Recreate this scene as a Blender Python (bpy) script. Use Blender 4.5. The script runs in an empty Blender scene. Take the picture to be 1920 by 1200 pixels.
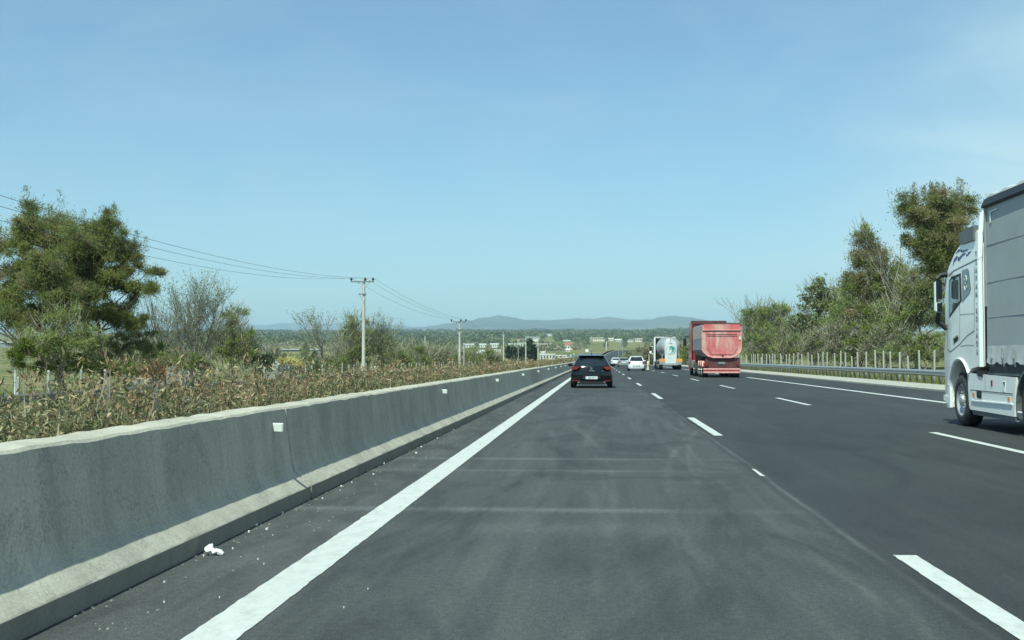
import bpy, math, random
import numpy as np
from math import sin, cos, pi, radians, sqrt, exp

C = bpy.context.scene
COL = C.collection
rng = random.Random(7)
R = np.random.default_rng(11)

# ------------------------------------------------------------------ camera
F = 2230.0                       # focal length in photo pixels (1920 wide)
CAM_H = 1.28
PITCH = math.atan(72.0 / F)
YAW = math.atan(162.0 / F * cos(PITCH))
cam = bpy.data.cameras.new('camera')
cam.sensor_width = 36.0
cam.lens = 36.0 * F / 1920.0
cam.clip_start = 0.05
cam.clip_end = 60000.0
cam_o = bpy.data.objects.new('camera', cam)
COL.objects.link(cam_o)
cam_o.location = (0, 0, CAM_H)
cam_o.rotation_euler = (pi / 2 + PITCH, 0, YAW)
C.camera = cam_o

# ------------------------------------------------------------------ sky and sun
SUN_EL = radians(57.0)
SUN_AZ = radians(201.0)          # clockwise from the road's direction: behind and to the left
w = bpy.data.worlds.new('World')
C.world = w
w.use_nodes = True
nt = w.node_tree
nt.nodes.clear()
wo = nt.nodes.new('ShaderNodeOutputWorld')
bg = nt.nodes.new('ShaderNodeBackground')
bg.inputs['Strength'].default_value = 0.109
sky = nt.nodes.new('ShaderNodeTexSky')
sky.sky_type = 'NISHITA'
sky.sun_disc = False
sky.sun_elevation = SUN_EL
sky.sun_rotation = SUN_AZ
sky.altitude = 100.0
sky.air_density = 1.0
sky.dust_density = 0.5
sky.ozone_density = 2.2
# thin high cloud over the sky
tc = nt.nodes.new('ShaderNodeTexCoord')
mp = nt.nodes.new('ShaderNodeMapping')
mp.inputs['Scale'].default_value = (1.3, 1.3, 3.4)
mp.inputs['Rotation'].default_value = (0.0, radians(24), 0.0)
mp.inputs['Location'].default_value = (0.35, 0.0, 0.2)
n1 = nt.nodes.new('ShaderNodeTexNoise')
n1.inputs['Scale'].default_value = 3.6
n1.inputs['Detail'].default_value = 7.0
n1.inputs['Roughness'].default_value = 0.56
n1.inputs['Distortion'].default_value = 0.9
cr = nt.nodes.new('ShaderNodeValToRGB')
cr.color_ramp.elements[0].position = 0.40
cr.color_ramp.elements[0].color = (0, 0, 0, 1)
cr.color_ramp.elements[1].position = 0.74
cr.color_ramp.elements[1].color = (1, 1, 1, 1)
# denser veil to the right of the road (a bank of cirrus)
sx = nt.nodes.new('ShaderNodeSeparateXYZ')
mr = nt.nodes.new('ShaderNodeMapRange')
mr.inputs['From Min'].default_value = 0.0
mr.inputs['From Max'].default_value = 0.24
mr.inputs['To Min'].default_value = 0.17
mr.inputs['To Max'].default_value = 1.0
mr.interpolation_type = 'SMOOTHSTEP'
sub = nt.nodes.new('ShaderNodeMath'); sub.operation = 'MULTIPLY_ADD'
sub.inputs[1].default_value = -0.8
ad = nt.nodes.new('ShaderNodeMath'); ad.operation = 'ADD'
mu = nt.nodes.new('ShaderNodeMath'); mu.operation = 'MULTIPLY'
veil = nt.nodes.new('ShaderNodeMath'); veil.operation = 'MULTIPLY_ADD'
veil.inputs[1].default_value = 0.72
mix = nt.nodes.new('ShaderNodeMix'); mix.data_type = 'RGBA'
L = nt.links.new
L(tc.outputs['Generated'], mp.inputs['Vector'])
L(mp.outputs['Vector'], n1.inputs['Vector'])
L(n1.outputs['Fac'], cr.inputs['Fac'])
L(tc.outputs['Generated'], sx.inputs['Vector'])
L(sx.outputs['Z'], sub.inputs[0]); L(sx.outputs['X'], sub.inputs[2])
L(sub.outputs[0], mr.inputs['Value'])
L(cr.outputs['Color'], veil.inputs[0]); 
veil.inputs[2].default_value = 0.42
L(veil.outputs[0], mu.inputs[0]); L(mr.outputs['Result'], mu.inputs[1])
tint = nt.nodes.new('ShaderNodeMix'); tint.data_type = 'RGBA'; tint.blend_type = 'MULTIPLY'
tint.inputs['Factor'].default_value = 1.0
tint.inputs['B'].default_value = (0.86, 0.97, 1.05, 1)
L(sky.outputs['Color'], tint.inputs['A'])
L(mu.outputs[0], mix.inputs['Factor'])
L(tint.outputs['Result'], mix.inputs['A'])
mix.inputs['B'].default_value = (5.6, 6.5, 7.3, 1)
L(mix.outputs['Result'], bg.inputs['Color'])
L(bg.outputs['Background'], wo.inputs['Surface'])

sun = bpy.data.lights.new('sun', 'SUN')
sun.energy = 5.0
sun.angle = radians(0.53)
sun.color = (1.0, 0.975, 0.90)
sun_o = bpy.data.objects.new('sun', sun)
COL.objects.link(sun_o)
from mathutils import Vector, Matrix
SUN_DIR = Vector((sin(SUN_AZ) * cos(SUN_EL), cos(SUN_AZ) * cos(SUN_EL), sin(SUN_EL)))
sun_o.rotation_euler = SUN_DIR.to_track_quat('Z', 'Y').to_euler()

vs = C.view_settings
vs.view_transform = 'Standard'
vs.look = 'None'
vs.exposure = 0.30
# the green-tinted windscreen the photograph was taken through
vs.use_white_balance = True
vs.white_balance_temperature = 6300.0
vs.white_balance_tint = -9.0
vs.gamma = 1.0
C.cycles.use_denoising = True
C.cycles.max_bounces = 8
C.cycles.transparent_max_bounces = 8
C.cycles.volume_bounces = 0
C.cycles.sample_clamp_indirect = 4.0

# ------------------------------------------------------------------ helpers
_fw = Vector((-sin(YAW) * cos(PITCH), cos(YAW) * cos(PITCH), sin(PITCH)))
_rt = Vector((cos(YAW), sin(YAW), 0))
_up = _rt.cross(_fw)

def ray(px, py):
    return (_fw * F + _rt * (px - 960.0) + _up * (600.0 - py)).normalized()

def at(px, py, Y):
    """point on the plane y = Y seen at a photo pixel"""
    d = ray(px, py)
    t = Y / d.y
    return Vector((d.x * t, Y, CAM_H + d.z * t))

def mpp(Y):
    return Y / F

ORG = {}

def tag(o, label=None, cat=None, group=None, kind=None):
    if label: o['label'] = label
    if cat: o['category'] = cat
    if group: o['group'] = group
    if kind: o['kind'] = kind
    return o

def thing(name, loc, label, cat, group=None):
    o = bpy.data.objects.new(name, None)
    o.empty_display_size = 0.2
    o.location = loc
    COL.objects.link(o)
    ORG[o] = Vector(loc)
    return tag(o, label, cat, group)

def link_mesh(name, me, mat, parent=None):
    o = bpy.data.objects.new(name, me)
    COL.objects.link(o)
    if mat is not None:
        me.materials.append(mat)
    if parent is not None:
        o.parent = parent
        ORG[o] = ORG[parent]
    else:
        ORG[o] = Vector((0, 0, 0))
    return o

def copy_tree(o, parent=None):
    c = o.copy()
    COL.objects.link(c)
    c.parent = parent
    for ch in KIDS.get(o, []):
        KIDS.setdefault(c, []).append(copy_tree(ch, c))
    return c

KIDS = {}

def reg(o, parent):
    KIDS.setdefault(parent, []).append(o)
    return o

class MB:
    """collects shapes, in world coordinates, into one mesh"""
    def __init__(s):
        s.v = []; s.f = []
    def add(s, verts, faces):
        b = len(s.v)
        s.v += [tuple(p) for p in verts]
        s.f += [tuple(b + i for i in fc) for fc in faces]
        return s
    def box(s, c, d, rz=0.0, bev=0.0, rx=0.0):
        x, y, z = d[0] / 2, d[1] / 2, d[2] / 2
        m = Matrix.Rotation(rz, 3, 'Z') @ Matrix.Rotation(rx, 3, 'X')
        c = Vector(c)
        if bev <= 0:
            P = [c + m @ Vector((i * x, j * y, k * z)) for i in (-1, 1) for j in (-1, 1) for k in (-1, 1)]
            s.add(P, [(0, 1, 3, 2), (4, 6, 7, 5), (0, 4, 5, 1), (2, 3, 7, 6), (0, 2, 6, 4), (1, 5, 7, 3)])
        else:
            b = min(bev, x * .9, y * .9, z * .9)
            rings = []
            for zz, ins in ((-z, b), (-z + b, 0), (z - b, 0), (z, b)):
                X, Y = x - ins, y - ins
                rings.append([c + m @ Vector(q) for q in ((-X + b, -Y, zz), (X - b, -Y, zz), (X, -Y + b, zz), (X, Y - b, zz), (X - b, Y, zz), (-X + b, Y, zz), (-X, Y - b, zz), (-X, -Y + b, zz))])
            s.loft(rings)
        return s
    def loft(s, rings, cap=True, closed=True):
        n = len(rings[0]); V = []; Fc = []
        for r in rings: V += list(r)
        for i in range(len(rings) - 1):
            for j in range(n if closed else n - 1):
                k = (j + 1) % n
                Fc.append((i * n + j, i * n + k, (i + 1) * n + k, (i + 1) * n + j))
        if cap:
            Fc.append(tuple(reversed(range(n))))
            Fc.append(tuple((len(rings) - 1) * n + j for j in range(n)))
        return s.add(V, Fc)
    def tube(s, pts, rad, n=6, cap=True):
        pts = [Vector(p) for p in pts]
        if not isinstance(rad, (list, tuple)): rad = [rad] * len(pts)
        rings = []
        u = None
        for i, p in enumerate(pts):
            d = (pts[min(i + 1, len(pts) - 1)] - pts[max(i - 1, 0)])
            if d.length < 1e-9: d = Vector((0, 0, 1))
            d.normalize()
            if u is None:
                u = d.orthogonal().normalized()
            else:
                u = u - d * u.dot(d)
                u = u.normalized() if u.length > 1e-6 else d.orthogonal().normalized()
            v = d.cross(u)
            rings.append([p + (u * cos(2 * pi * k / n) + v * sin(2 * pi * k / n)) * rad[i] for k in range(n)])
        return s.loft(rings, cap)
    def prism(s, poly, axis, a, b):
        """poly in the two other axes, extruded along axis from a to b"""
        def P(q, t):
            return {'x': (t, q[0], q[1]), 'y': (q[0], t, q[1]), 'z': (q[0], q[1], t)}[axis]
        return s.loft([[P(q, a) for q in poly], [P(q, b) for q in poly]])
    def lathe(s, prof, c, axis='x', n=24, cap=True):
        """prof: (along, radius)"""
        c = Vector(c); rings = []
        for t, r in prof:
            ring = []
            for k in range(n):
                a = 2 * pi * k / n
                q = {'x': (t, r * cos(a), r * sin(a)), 'y': (r * cos(a), t, r * sin(a)), 'z': (r * cos(a), r * sin(a), t)}[axis]
                ring.append(c + Vector(q))
            rings.append(ring)
        return s.loft(rings, cap)
    def mirror_x(s, x0):
        b = len(s.v)
        V = [(2 * x0 - p[0], p[1], p[2]) for p in s.v]
        Fc = [tuple(reversed(fc)) for fc in s.f]
        return s.add(V, Fc)
    def build(s, name, mat, parent=None, smooth=False, sharp=None):
        o = ORG[parent] if parent is not None else Vector((0, 0, 0))
        me = bpy.data.meshes.new(name)
        me.from_pydata([(p[0] - o.x, p[1] - o.y, p[2] - o.z) for p in s.v], [], s.f)
        if smooth:
            me.polygons.foreach_set('use_smooth', [True] * len(me.polygons))
            try:
                me.set_sharp_from_angle(angle=radians(sharp if sharp else 40))
            except Exception:
                pass
        me.validate()
        me.update()
        ob = link_mesh(name, me, mat, parent)
        if parent is not None: reg(ob, parent)
        return ob

def kites(name, c, d, ln, wd, mat, parent=None, bend=0.15, rnd=None):
    """many leaf blades in one mesh: c root Nx3, d direction Nx3, ln, wd arrays"""
    n = len(c)
    o = np.array(ORG[parent]) if parent is not None else np.zeros(3)
    c = np.asarray(c, float) - o
    d = np.asarray(d, float)
    d = d / (np.linalg.norm(d, axis=1, keepdims=True) + 1e-9)
    q = R.normal(size=(n, 3))
    s = np.cross(d, q); s /= (np.linalg.norm(s, axis=1, keepdims=True) + 1e-9)
    u = np.cross(s, d)
    ln = np.broadcast_to(np.asarray(ln, float), (n,))[:, None]
    wd = np.broadcast_to(np.asarray(wd, float), (n,))[:, None]
    V = np.empty((n, 4, 3))
    V[:, 0] = c
    V[:, 1] = c + d * ln * .45 + s * wd * .5 + u * ln * bend * .5
    V[:, 2] = c + d * ln - u * ln * bend * .3
    V[:, 3] = c + d * ln * .45 - s * wd * .5 + u * ln * bend * .5
    me = bpy.data.meshes.new(name)
    me.vertices.add(n * 4); me.loops.add(n * 4); me.polygons.add(n)
    me.vertices.foreach_set('co', V.reshape(-1))
    me.loops.foreach_set('vertex_index', np.arange(n * 4, dtype=np.int32))
    me.polygons.foreach_set('loop_start', np.arange(0, n * 4, 4, dtype=np.int32))
    me.polygons.foreach_set('loop_total', np.full(n, 4, dtype=np.int32))
    a = me.attributes.new('rnd', 'FLOAT', 'FACE')
    a.data.foreach_set('value', (R.random(n) if rnd is None else np.asarray(rnd, float)).astype(np.float32))
    me.update()
    ob = link_mesh(name, me, mat, parent)
    if parent is not None: reg(ob, parent)
    return ob

def unit(n):
    v = R.normal(size=(n, 3))
    return v / np.linalg.norm(v, axis=1, keepdims=True)

# ------------------------------------------------------------------ materials
def newmat(name):
    m = bpy.data.materials.new(name)
    m.use_nodes = True
    t = m.node_tree
    return m, t, t.nodes['Principled BSDF']

def N(t, kind, **kw):
    n = t.nodes.new(kind)
    for k, v in kw.items():
        if k in n.inputs: n.inputs[k].default_value = v
        else: setattr(n, k, v)
    return n

def noise(t, scale, detail=4, rough=.55, vec=None, stretch=None, dist=0.0, coord='Object'):
    n = N(t, 'ShaderNodeTexNoise')
    n.inputs['Scale'].default_value = scale
    n.inputs['Detail'].default_value = detail
    n.inputs['Roughness'].default_value = rough
    n.inputs['Distortion'].default_value = dist
    if vec is None:
        tcn = N(t, 'ShaderNodeTexCoord')
        vec = tcn.outputs[coord]
    if stretch:
        m = N(t, 'ShaderNodeMapping')
        m.inputs['Scale'].default_value = stretch
        t.links.new(vec, m.inputs['Vector'])
        vec = m.outputs['Vector']
    t.links.new(vec, n.inputs['Vector'])
    return n.outputs['Fac']

def ramp(t, fac, stops):
    r = N(t, 'ShaderNodeValToRGB')
    e = r.color_ramp.elements
    while len(e) < len(stops): e.new(0.5)
    for i, (p, c) in enumerate(stops):
        e[i].position = p
        e[i].color = (c[0], c[1], c[2], 1) if not isinstance(c, (int, float)) else (c, c, c, 1)
    t.links.new(fac, r.inputs['Fac'])
    return r.outputs['Color']

def mixc(t, fac, a, b, mode='MIX'):
    m = N(t, 'ShaderNodeMix'); m.data_type = 'RGBA'; m.blend_type = mode
    for sock, v in ((m.inputs['Factor'], fac), (m.inputs['A'], a), (m.inputs['B'], b)):
        if isinstance(v, (int, float)): sock.default_value = v
        elif isinstance(v, tuple): sock.default_value = (v[0], v[1], v[2], 1)
        else: t.links.new(v, sock)
    return m.outputs['Result']

def mth(t, op, a, b=None, c=None):
    m = N(t, 'ShaderNodeMath'); m.operation = op
    for i, v in enumerate((a, b, c)):
        if v is None: continue
        if isinstance(v, (int, float)): m.inputs[i].default_value = v
        else: t.links.new(v, m.inputs[i])
    return m.outputs[0]

def bump(t, bsdf, h, strength=.3, dist=.02):
    b = N(t, 'ShaderNodeBump')
    b.inputs['Strength'].default_value = strength
    b.inputs['Distance'].default_value = dist
    t.links.new(h, b.inputs['Height'])
    t.links.new(b.outputs['Normal'], bsdf.inputs['Normal'])

def simple(name, col, rough=.6, metal=0.0, var=.12, scale=3.0, coat=0.0, spec=.5, stretch=None, dirt=None):
    m, t, b = newmat(name)
    f = noise(t, scale, 5, .6, stretch=stretch)
    lo = tuple(c * (1 - var) for c in col); hi = tuple(min(1, c * (1 + var)) for c in col)
    out = ramp(t, f, [(.3, lo), (.7, hi)])
    if dirt:
        f2 = noise(t, scale * 1.7, 6, .65)
        out = mixc(t, ramp(t, f2, [(.48, 0.0), (.72, dirt[1])]), out, dirt[0])
    t.links.new(out, b.inputs['Base Color'])
    b.inputs['Roughness'].default_value = rough
    b.inputs['Metallic'].default_value = metal
    b.inputs['Coat Weight'].default_value = coat
    b.inputs['Coat Roughness'].default_value = .06
    b.inputs['Specular IOR Level'].default_value = spec
    return m

def leafmat(name, cols, transl=.25, scale=.9, rough=.6, rw=.55):
    """foliage: colour varies in clumps and from leaf to leaf"""
    m, t, b = newmat(name)
    f = noise(t, scale, 3, .5)
    a = N(t, 'ShaderNodeAttribute'); a.attribute_name = 'rnd'
    g = mth(t, 'MULTIPLY_ADD', f, 1 - rw + .25, -.125)
    g = mth(t, 'MULTIPLY_ADD', a.outputs['Fac'], rw, g)
    k = len(cols)
    c = ramp(t, g, [(.2 + .6 * i / (k - 1), cols[i]) for i in range(k)])
    t.links.new(c, b.inputs['Base Color'])
    b.inputs['Roughness'].default_value = rough
    b.inputs['Specular IOR Level'].default_value = .25
    tr = N(t, 'ShaderNodeBsdfTranslucent')
    t.links.new(c, tr.inputs['Color'])
    mx = N(t, 'ShaderNodeMixShader')
    mx.inputs[0].default_value = transl
    out = t.nodes['Material Output']
    t.links.new(b.outputs[0], mx.inputs[1]); t.links.new(tr.outputs[0], mx.inputs[2])
    t.links.new(mx.outputs[0], out.inputs['Surface'])
    return m

M = {}

def asphalt():
    m, t, b = newmat('asphalt')
    tcn = N(t, 'ShaderNodeTexCoord'); vec = tcn.outputs['Object']
    sp = N(t, 'ShaderNodeSeparateXYZ'); t.links.new(vec, sp.inputs[0])
    X, Y = sp.outputs['X'], sp.outputs['Y']
    wob = noise(t, .8, 4, .6, vec, (.5, .12, 1))
    wob2 = noise(t, 6, 3, .6, vec)
    # the lane ahead was swept by dust: paler than its neighbour beyond the paving seam
    e = mth(t, 'MULTIPLY_ADD', wob, .35, X)
    e = mth(t, 'MULTIPLY_ADD', wob2, .05, e)
    lane = N(t, 'ShaderNodeMapRange'); lane.interpolation_type = 'SMOOTHSTEP'
    lane.inputs['From Min'].default_value = 1.86; lane.inputs['From Max'].default_value = 1.99
    lane.inputs['To Min'].default_value = 1; lane.inputs['To Max'].default_value = 0
    t.links.new(e, lane.inputs['Value'])
    # far ahead the newer dark surface crosses the whole carriageway
    ye = mth(t, 'MULTIPLY_ADD', wob, 16, Y)
    far = N(t, 'ShaderNodeMapRange'); far.interpolation_type = 'SMOOTHSTEP'
    far.inputs['From Min'].default_value = 36; far.inputs['From Max'].default_value = 70
    far.inputs['To Min'].default_value = 1; far.inputs['To Max'].default_value = .45
    t.links.new(ye, far.inputs['Value'])
    lanef = mth(t, 'MULTIPLY', lane.outputs[0], far.outputs[0])
    base = mixc(t, lanef, (.0345, .0375, .0385), (.0610, .0650, .0638))
    # outer lanes: dusty near patch with a ragged end
    big = noise(t, .16, 5, .6, vec, (1, .45, 1), .6)
    pale = ramp(t, big, [(.46, 0.0), (.64, .55)])
    base = mixc(t, pale, base, (.047, .051, .051))
    # long streaks drawn along the lane by tyres
    st = noise(t, 2.2, 5, .62, vec, (1.0, .045, 1), .35)
    stf = ramp(t, st, [(.5, 0.0), (.72, .62)])
    stf = mth(t, 'MULTIPLY', stf, mth(t, 'MULTIPLY_ADD', lanef, .72, .28))
    base = mixc(t, stf, base, (.092, .097, .094))
    st2 = noise(t, 5.0, 4, .6, vec, (.9, .03, 1), .2)
    base = mixc(t, ramp(t, st2, [(.28, .45), (.5, 0.0)]), base, (.030, .034, .035))
    # dust lines across the lane where the paver stopped
    acc = None
    for y0, wd, s in ((10.1, .14, .6), (13.6, .10, .4), (15.2, .12, .55), (9.0, .3, .25)):
        d = mth(t, 'SUBTRACT', Y, y0)
        d = mth(t, 'MULTIPLY_ADD', wob2, .22, d)
        d = mth(t, 'SUBTRACT', d, .11)
        d = mth(t, 'DIVIDE', d, wd)
        d = mth(t, 'MULTIPLY', d, d)
        d = mth(t, 'MULTIPLY', d, -1.0)
        d = mth(t, 'EXPONENT', d)
        d = mth(t, 'MULTIPLY', d, s)
        acc = d if acc is None else mth(t, 'ADD', acc, d)
    xm = N(t, 'ShaderNodeMapRange'); xm.interpolation_type = 'SMOOTHSTEP'
    xm.inputs['From Min'].default_value = .2; xm.inputs['From Max'].default_value = .9
    xm.inputs['To Min'].default_value = 1; xm.inputs['To Max'].default_value = .25
    t.links.new(X, xm.inputs['Value'])
    acc = mth(t, 'MULTIPLY', acc, xm.outputs[0])
    acc = mth(t, 'MULTIPLY', acc, lane.outputs[0])
    base = mixc(t, acc, base, (.135, .142, .138))
    # whitish smear of dust along the seam
    sd = mth(t, 'SUBTRACT', e, 1.99)
    sd = mth(t, 'DIVIDE', sd, .028)
    sd = mth(t, 'MULTIPLY', mth(t, 'MULTIPLY', sd, sd), -1.0)
    sd = mth(t, 'EXPONENT', sd)
    sd = mth(t, 'MULTIPLY', sd, ramp(t, noise(t, .5, 3, .5, vec), [(.30, .12), (.62, .6)]))
    sd = mth(t, 'MULTIPLY', sd, far.outputs[0])
    base = mixc(t, sd, base, (.125, .13, .125))
    # curving tyre marks where lorries pulled across the fresh surface
    arc = None
    for x0, k, y0, w0, s in ((.62, .0075, 9, .05, .5), (.98, .0060, 10, .04, .4), (.15, -.006, 12, .05, .35), (-.55, -.0045, 13, .06, .3), (1.25, .004, 14, .035, .35), (-.2, .004, 17, .05, .3)):
        q = mth(t, 'SUBTRACT', Y, y0)
        q = mth(t, 'MULTIPLY', mth(t, 'MULTIPLY', q, q), k)
        d = mth(t, 'SUBTRACT', mth(t, 'SUBTRACT', X, x0), q)
        d = mth(t, 'MULTIPLY_ADD', wob2, .05, d)
        d = mth(t, 'DIVIDE', mth(t, 'SUBTRACT', d, .025), w0)
        d = mth(t, 'EXPONENT', mth(t, 'MULTIPLY', mth(t, 'MULTIPLY', d, d), -1.0))
        d = mth(t, 'MULTIPLY', d, s)
        arc = d if arc is None else mth(t, 'ADD', arc, d)
    arc = mth(t, 'MULTIPLY', arc, ramp(t, noise(t, .7, 4, .65, vec, (1, .5, 1)), [(.40, 0.0), (.62, 1.0)]))
    ym = N(t, 'ShaderNodeMapRange'); ym.interpolation_type = 'SMOOTHSTEP'
    ym.inputs['From Min'].default_value = 24; ym.inputs['From Max'].default_value = 34
    ym.inputs['To Min'].default_value = 1; ym.inputs['To Max'].default_value = 0
    t.links.new(Y, ym.inputs['Value'])
    arc = mth(t, 'MULTIPLY', mth(t, 'MULTIPLY', arc, ym.outputs[0]), lane.outputs[0])
    base = mixc(t, arc, base, (.12, .125, .12))
    # dark sweeps in the next lane
    sw = noise(t, .55, 5, .65, vec, (1.3, .35, 1), 1.4)
    base = mixc(t, ramp(t, sw, [(.36, .6), (.52, 0.0)]), base, (.022, .025, .026))
    # shoulder next to the barrier: dust gathers
    sh = N(t, 'ShaderNodeMapRange'); sh.inputs['From Min'].default_value = -1.9; sh.inputs['From Max'].default_value = -2.1
    t.links.new(X, sh.inputs['Value'])
    shn = ramp(t, noise(t, 3.0, 5, .65, vec, (1, .3, 1)), [(.45, 0.0), (.7, .5)])
    base = mixc(t, mth(t, 'MULTIPLY', sh.outputs[0], shn), base, (.11, .115, .108))
    # stone grain
    g = noise(t, 85, 3, .7, vec)
    base = mixc(t, 1.0, base, ramp(t, g, [(.25, .45), (.5, .94), (.75, 1.75)]), 'MULTIPLY')
    g2 = noise(t, 22, 3, .6, vec)
    base = mixc(t, 1.0, base, ramp(t, g2, [(.3, .80), (.7, 1.2)]), 'MULTIPLY')
    t.links.new(base, b.inputs['Base Color'])
    b.inputs['Roughness'].default_value = .82
    b.inputs['Specular IOR Level'].default_value = .35
    bump(t, b, g, .5, .005)
    return m

def concrete(name, col, streak=.5, lo=.55, toe_shade_wear=False):
    m, t, b = newmat(name)
    tcn = N(t, 'ShaderNodeTexCoord'); vec = tcn.outputs['Object']
    f = noise(t, 1.1, 6, .6, vec)
    base = ramp(t, f, [(.3, tuple(c * .82 for c in col)), (.7, tuple(c * 1.1 for c in col))])
    s = noise(t, 2.6, 5, .6, vec, (1, 1, .09), .15)
    base = mixc(t, ramp(t, s, [(.42, 0.0), (.72, streak)]), base, tuple(c * lo for c in col))
    s2 = noise(t, .35, 4, .6, vec)
    base = mixc(t, ramp(t, s2, [(.5, 0.0), (.75, streak * .6)]), base, tuple(c * lo * .9 for c in col))
    g = noise(t, 55, 4, .7, vec)
    base = mixc(t, 1.0, base, ramp(t, g, [(.3, .8), (.7, 1.2)]), 'MULTIPLY')
    p = noise(t, 16, 3, .5, vec)
    base = mixc(t, ramp(t, p, [(.68, 0.0), (.74, .4)]), base, tuple(c * .5 for c in col))
    if toe_shade_wear:
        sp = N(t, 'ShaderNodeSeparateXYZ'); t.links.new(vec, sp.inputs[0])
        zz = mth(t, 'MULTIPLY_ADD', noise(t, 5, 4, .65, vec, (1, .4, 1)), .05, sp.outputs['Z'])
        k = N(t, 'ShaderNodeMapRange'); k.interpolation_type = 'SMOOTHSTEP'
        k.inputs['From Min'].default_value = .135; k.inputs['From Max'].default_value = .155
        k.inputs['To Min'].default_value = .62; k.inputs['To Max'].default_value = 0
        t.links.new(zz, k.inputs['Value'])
        base = mixc(t, k.outputs[0], base, (.12, .12, .11))  # shade of the upright toe put into the colour as a dark band
        fs = noise(t, 7, 6, .7, vec, (1, 1, .05), .25)
        base = mixc(t, ramp(t, fs, [(.54, 0.0), (.70, .3)]), base, tuple(c * .5 for c in col))
        cz = noise(t, 1.6, 8, .75, vec, (1, .6, .5), .6)
        cf = mth(t, 'ABSOLUTE', mth(t, 'SUBTRACT', cz, .5))
        base = mixc(t, ramp(t, cf, [(.0, .55), (.006, 0.0)]), base, (.10, .10, .095))
    t.links.new(base, b.inputs['Base Color'])
    b.inputs['Roughness'].default_value = .88
    b.inputs['Specular IOR Level'].default_value = .25
    bump(t, b, g, .3, .004)
    return m

def marking():
    m, t, b = newmat('road_paint')
    tcn = N(t, 'ShaderNodeTexCoord'); vec = tcn.outputs['Object']
    f = noise(t, 9, 5, .7, vec, (1, .5, 1))
    base = ramp(t, f, [(.28, (.38, .39, .37)), (.5, (.49, .50, .48)), (.8, (.56, .57, .55))])
    s = noise(t, 34, 4, .75, vec)
    base = mixc(t, ramp(t, s, [(.58, 0.0), (.74, .7)]), base, (.22, .235, .23))
    s3 = noise(t, 1.4, 5, .6, vec, (1, .18, 1))
    base = mixc(t, ramp(t, s3, [(.5, 0.0), (.75, .35)]), base, (.40, .42, .40))
    t.links.new(base, b.inputs['Base Color'])
    b.inputs['Roughness'].default_value = .7
    bump(t, b, s, .25, .003)
    return m

M['asphalt'] = asphalt()
M['paint'] = marking()
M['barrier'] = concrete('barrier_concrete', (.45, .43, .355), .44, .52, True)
M['kerb'] = concrete('kerb_concrete', (.38, .37, .32), .3, .7)
M['post'] = concrete('post_concrete', (.42, .42, .37), .4, .6)
M['oldroad'] = simple('old_asphalt', (.075, .078, .078), .85, var=.2, scale=1.5)
M['soil'] = simple('dry_soil', (.14, .105, .07), .95, var=.35, scale=6)
M['galv'] = simple('galvanised_steel', (.42, .44, .44), .42, .65, var=.15, scale=4)
M['galv_dark'] = simple('weathered_steel', (.20, .21, .21), .6, .4, var=.2, scale=5)
M['reflector'] = simple('reflector_plastic', (.62, .66, .62), .35, var=.08, scale=20)
M['black'] = simple('black_plastic', (.012, .013, .014), .5, var=.2)
M['rubber'] = simple('tyre_rubber', (.028, .028, .028), .85, var=.25, scale=8, dirt=((.10, .095, .085), .5))
M['glass'] = simple('dark_glass', (.010, .014, .016), .05, var=.2, coat=.6, spec=.8)
M['glass_pale'] = simple('cab_glass', (.05, .075, .08), .06, var=.3, coat=.7, spec=.9)
M['white_paint'] = simple('white_lacquer', (.87, .88, .85), .35, var=.04, scale=.9, coat=.5, dirt=((.55, .55, .50), .15))
M['white_car'] = simple('white_car_lacquer', (.78, .79, .78), .3, var=.03, coat=.6)
M['white_bright'] = simple('white_fairing', (.82, .84, .82), .35, var=.03, coat=.4)
M['seam'] = simple('panel_gap', (.10, .11, .11), .8)
M['grey_trim'] = simple('grey_trim', (.12, .13, .13), .55, var=.2)
M['chrome'] = simple('chrome', (.75, .76, .76), .15, .95, var=.08)
M['steel'] = simple('brushed_steel', (.50, .51, .50), .36, .55, var=.12, scale=3, dirt=((.34, .33, .30), .5))
M['curtain'] = simple('grey_curtain', (.34, .37, .37), .55, var=.10, scale=.8, dirt=((.30, .31, .30), .3))
M['curtain_low'] = simple('grey_curtain_hem', (.46, .48, .47), .5, var=.15, scale=2)
M['black_paint'] = simple('black_lacquer', (.006, .007, .008), .10, var=.1, coat=.35, spec=.35)
M['silver'] = simple('silver_lacquer', (.46, .48, .48), .3, .5, var=.06, coat=.6)
M['red_lamp'] = simple('red_lens', (.17, .010, .014), .25, var=.15, scale=12, coat=.3)
M['amber'] = simple('amber_lens', (.75, .28, .05), .3, var=.1, coat=.5)
M['orange_panel'] = simple('orange_panel', (.72, .30, .06), .5, var=.12, scale=8)
M['plate'] = simple('number_plate', (.78, .82, .80), .4, var=.05)
M['plate_blue'] = simple('plate_band', (.35, .45, .70), .4, var=.05)
M['ink'] = simple('dark_ink', (.05, .055, .06), .6)
M['grey_ink'] = simple('grey_lettering', (.13, .14, .17), .5)
M['navy'] = simple('navy_graphic', (.035, .05, .16), .4, var=.1)
M['red_paint'] = simple('red_lacquer', (.36, .025, .03), .35, var=.12, scale=2, coat=.5, dirt=((.42, .20, .17), .4))
M['teal'] = simple('teal_emblem', (.03, .24, .22), .45, var=.15, scale=9)
M['bag'] = simple('crumpled_plastic', (.72, .74, .71), .45, var=.12, scale=30)
M['rust_pole'] = concrete('pole_concrete', (.52, .50, .44), .35, .7)
M['wood_pole'] = simple('weathered_pole', (.42, .40, .34), .85, var=.2, scale=6, stretch=(1, 1, .1))
M['insul'] = simple('brown_insulator', (.03, .025, .025), .3, var=.2)
M['wire'] = simple('power_cable', (.06, .065, .07), .6, .2)
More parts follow.
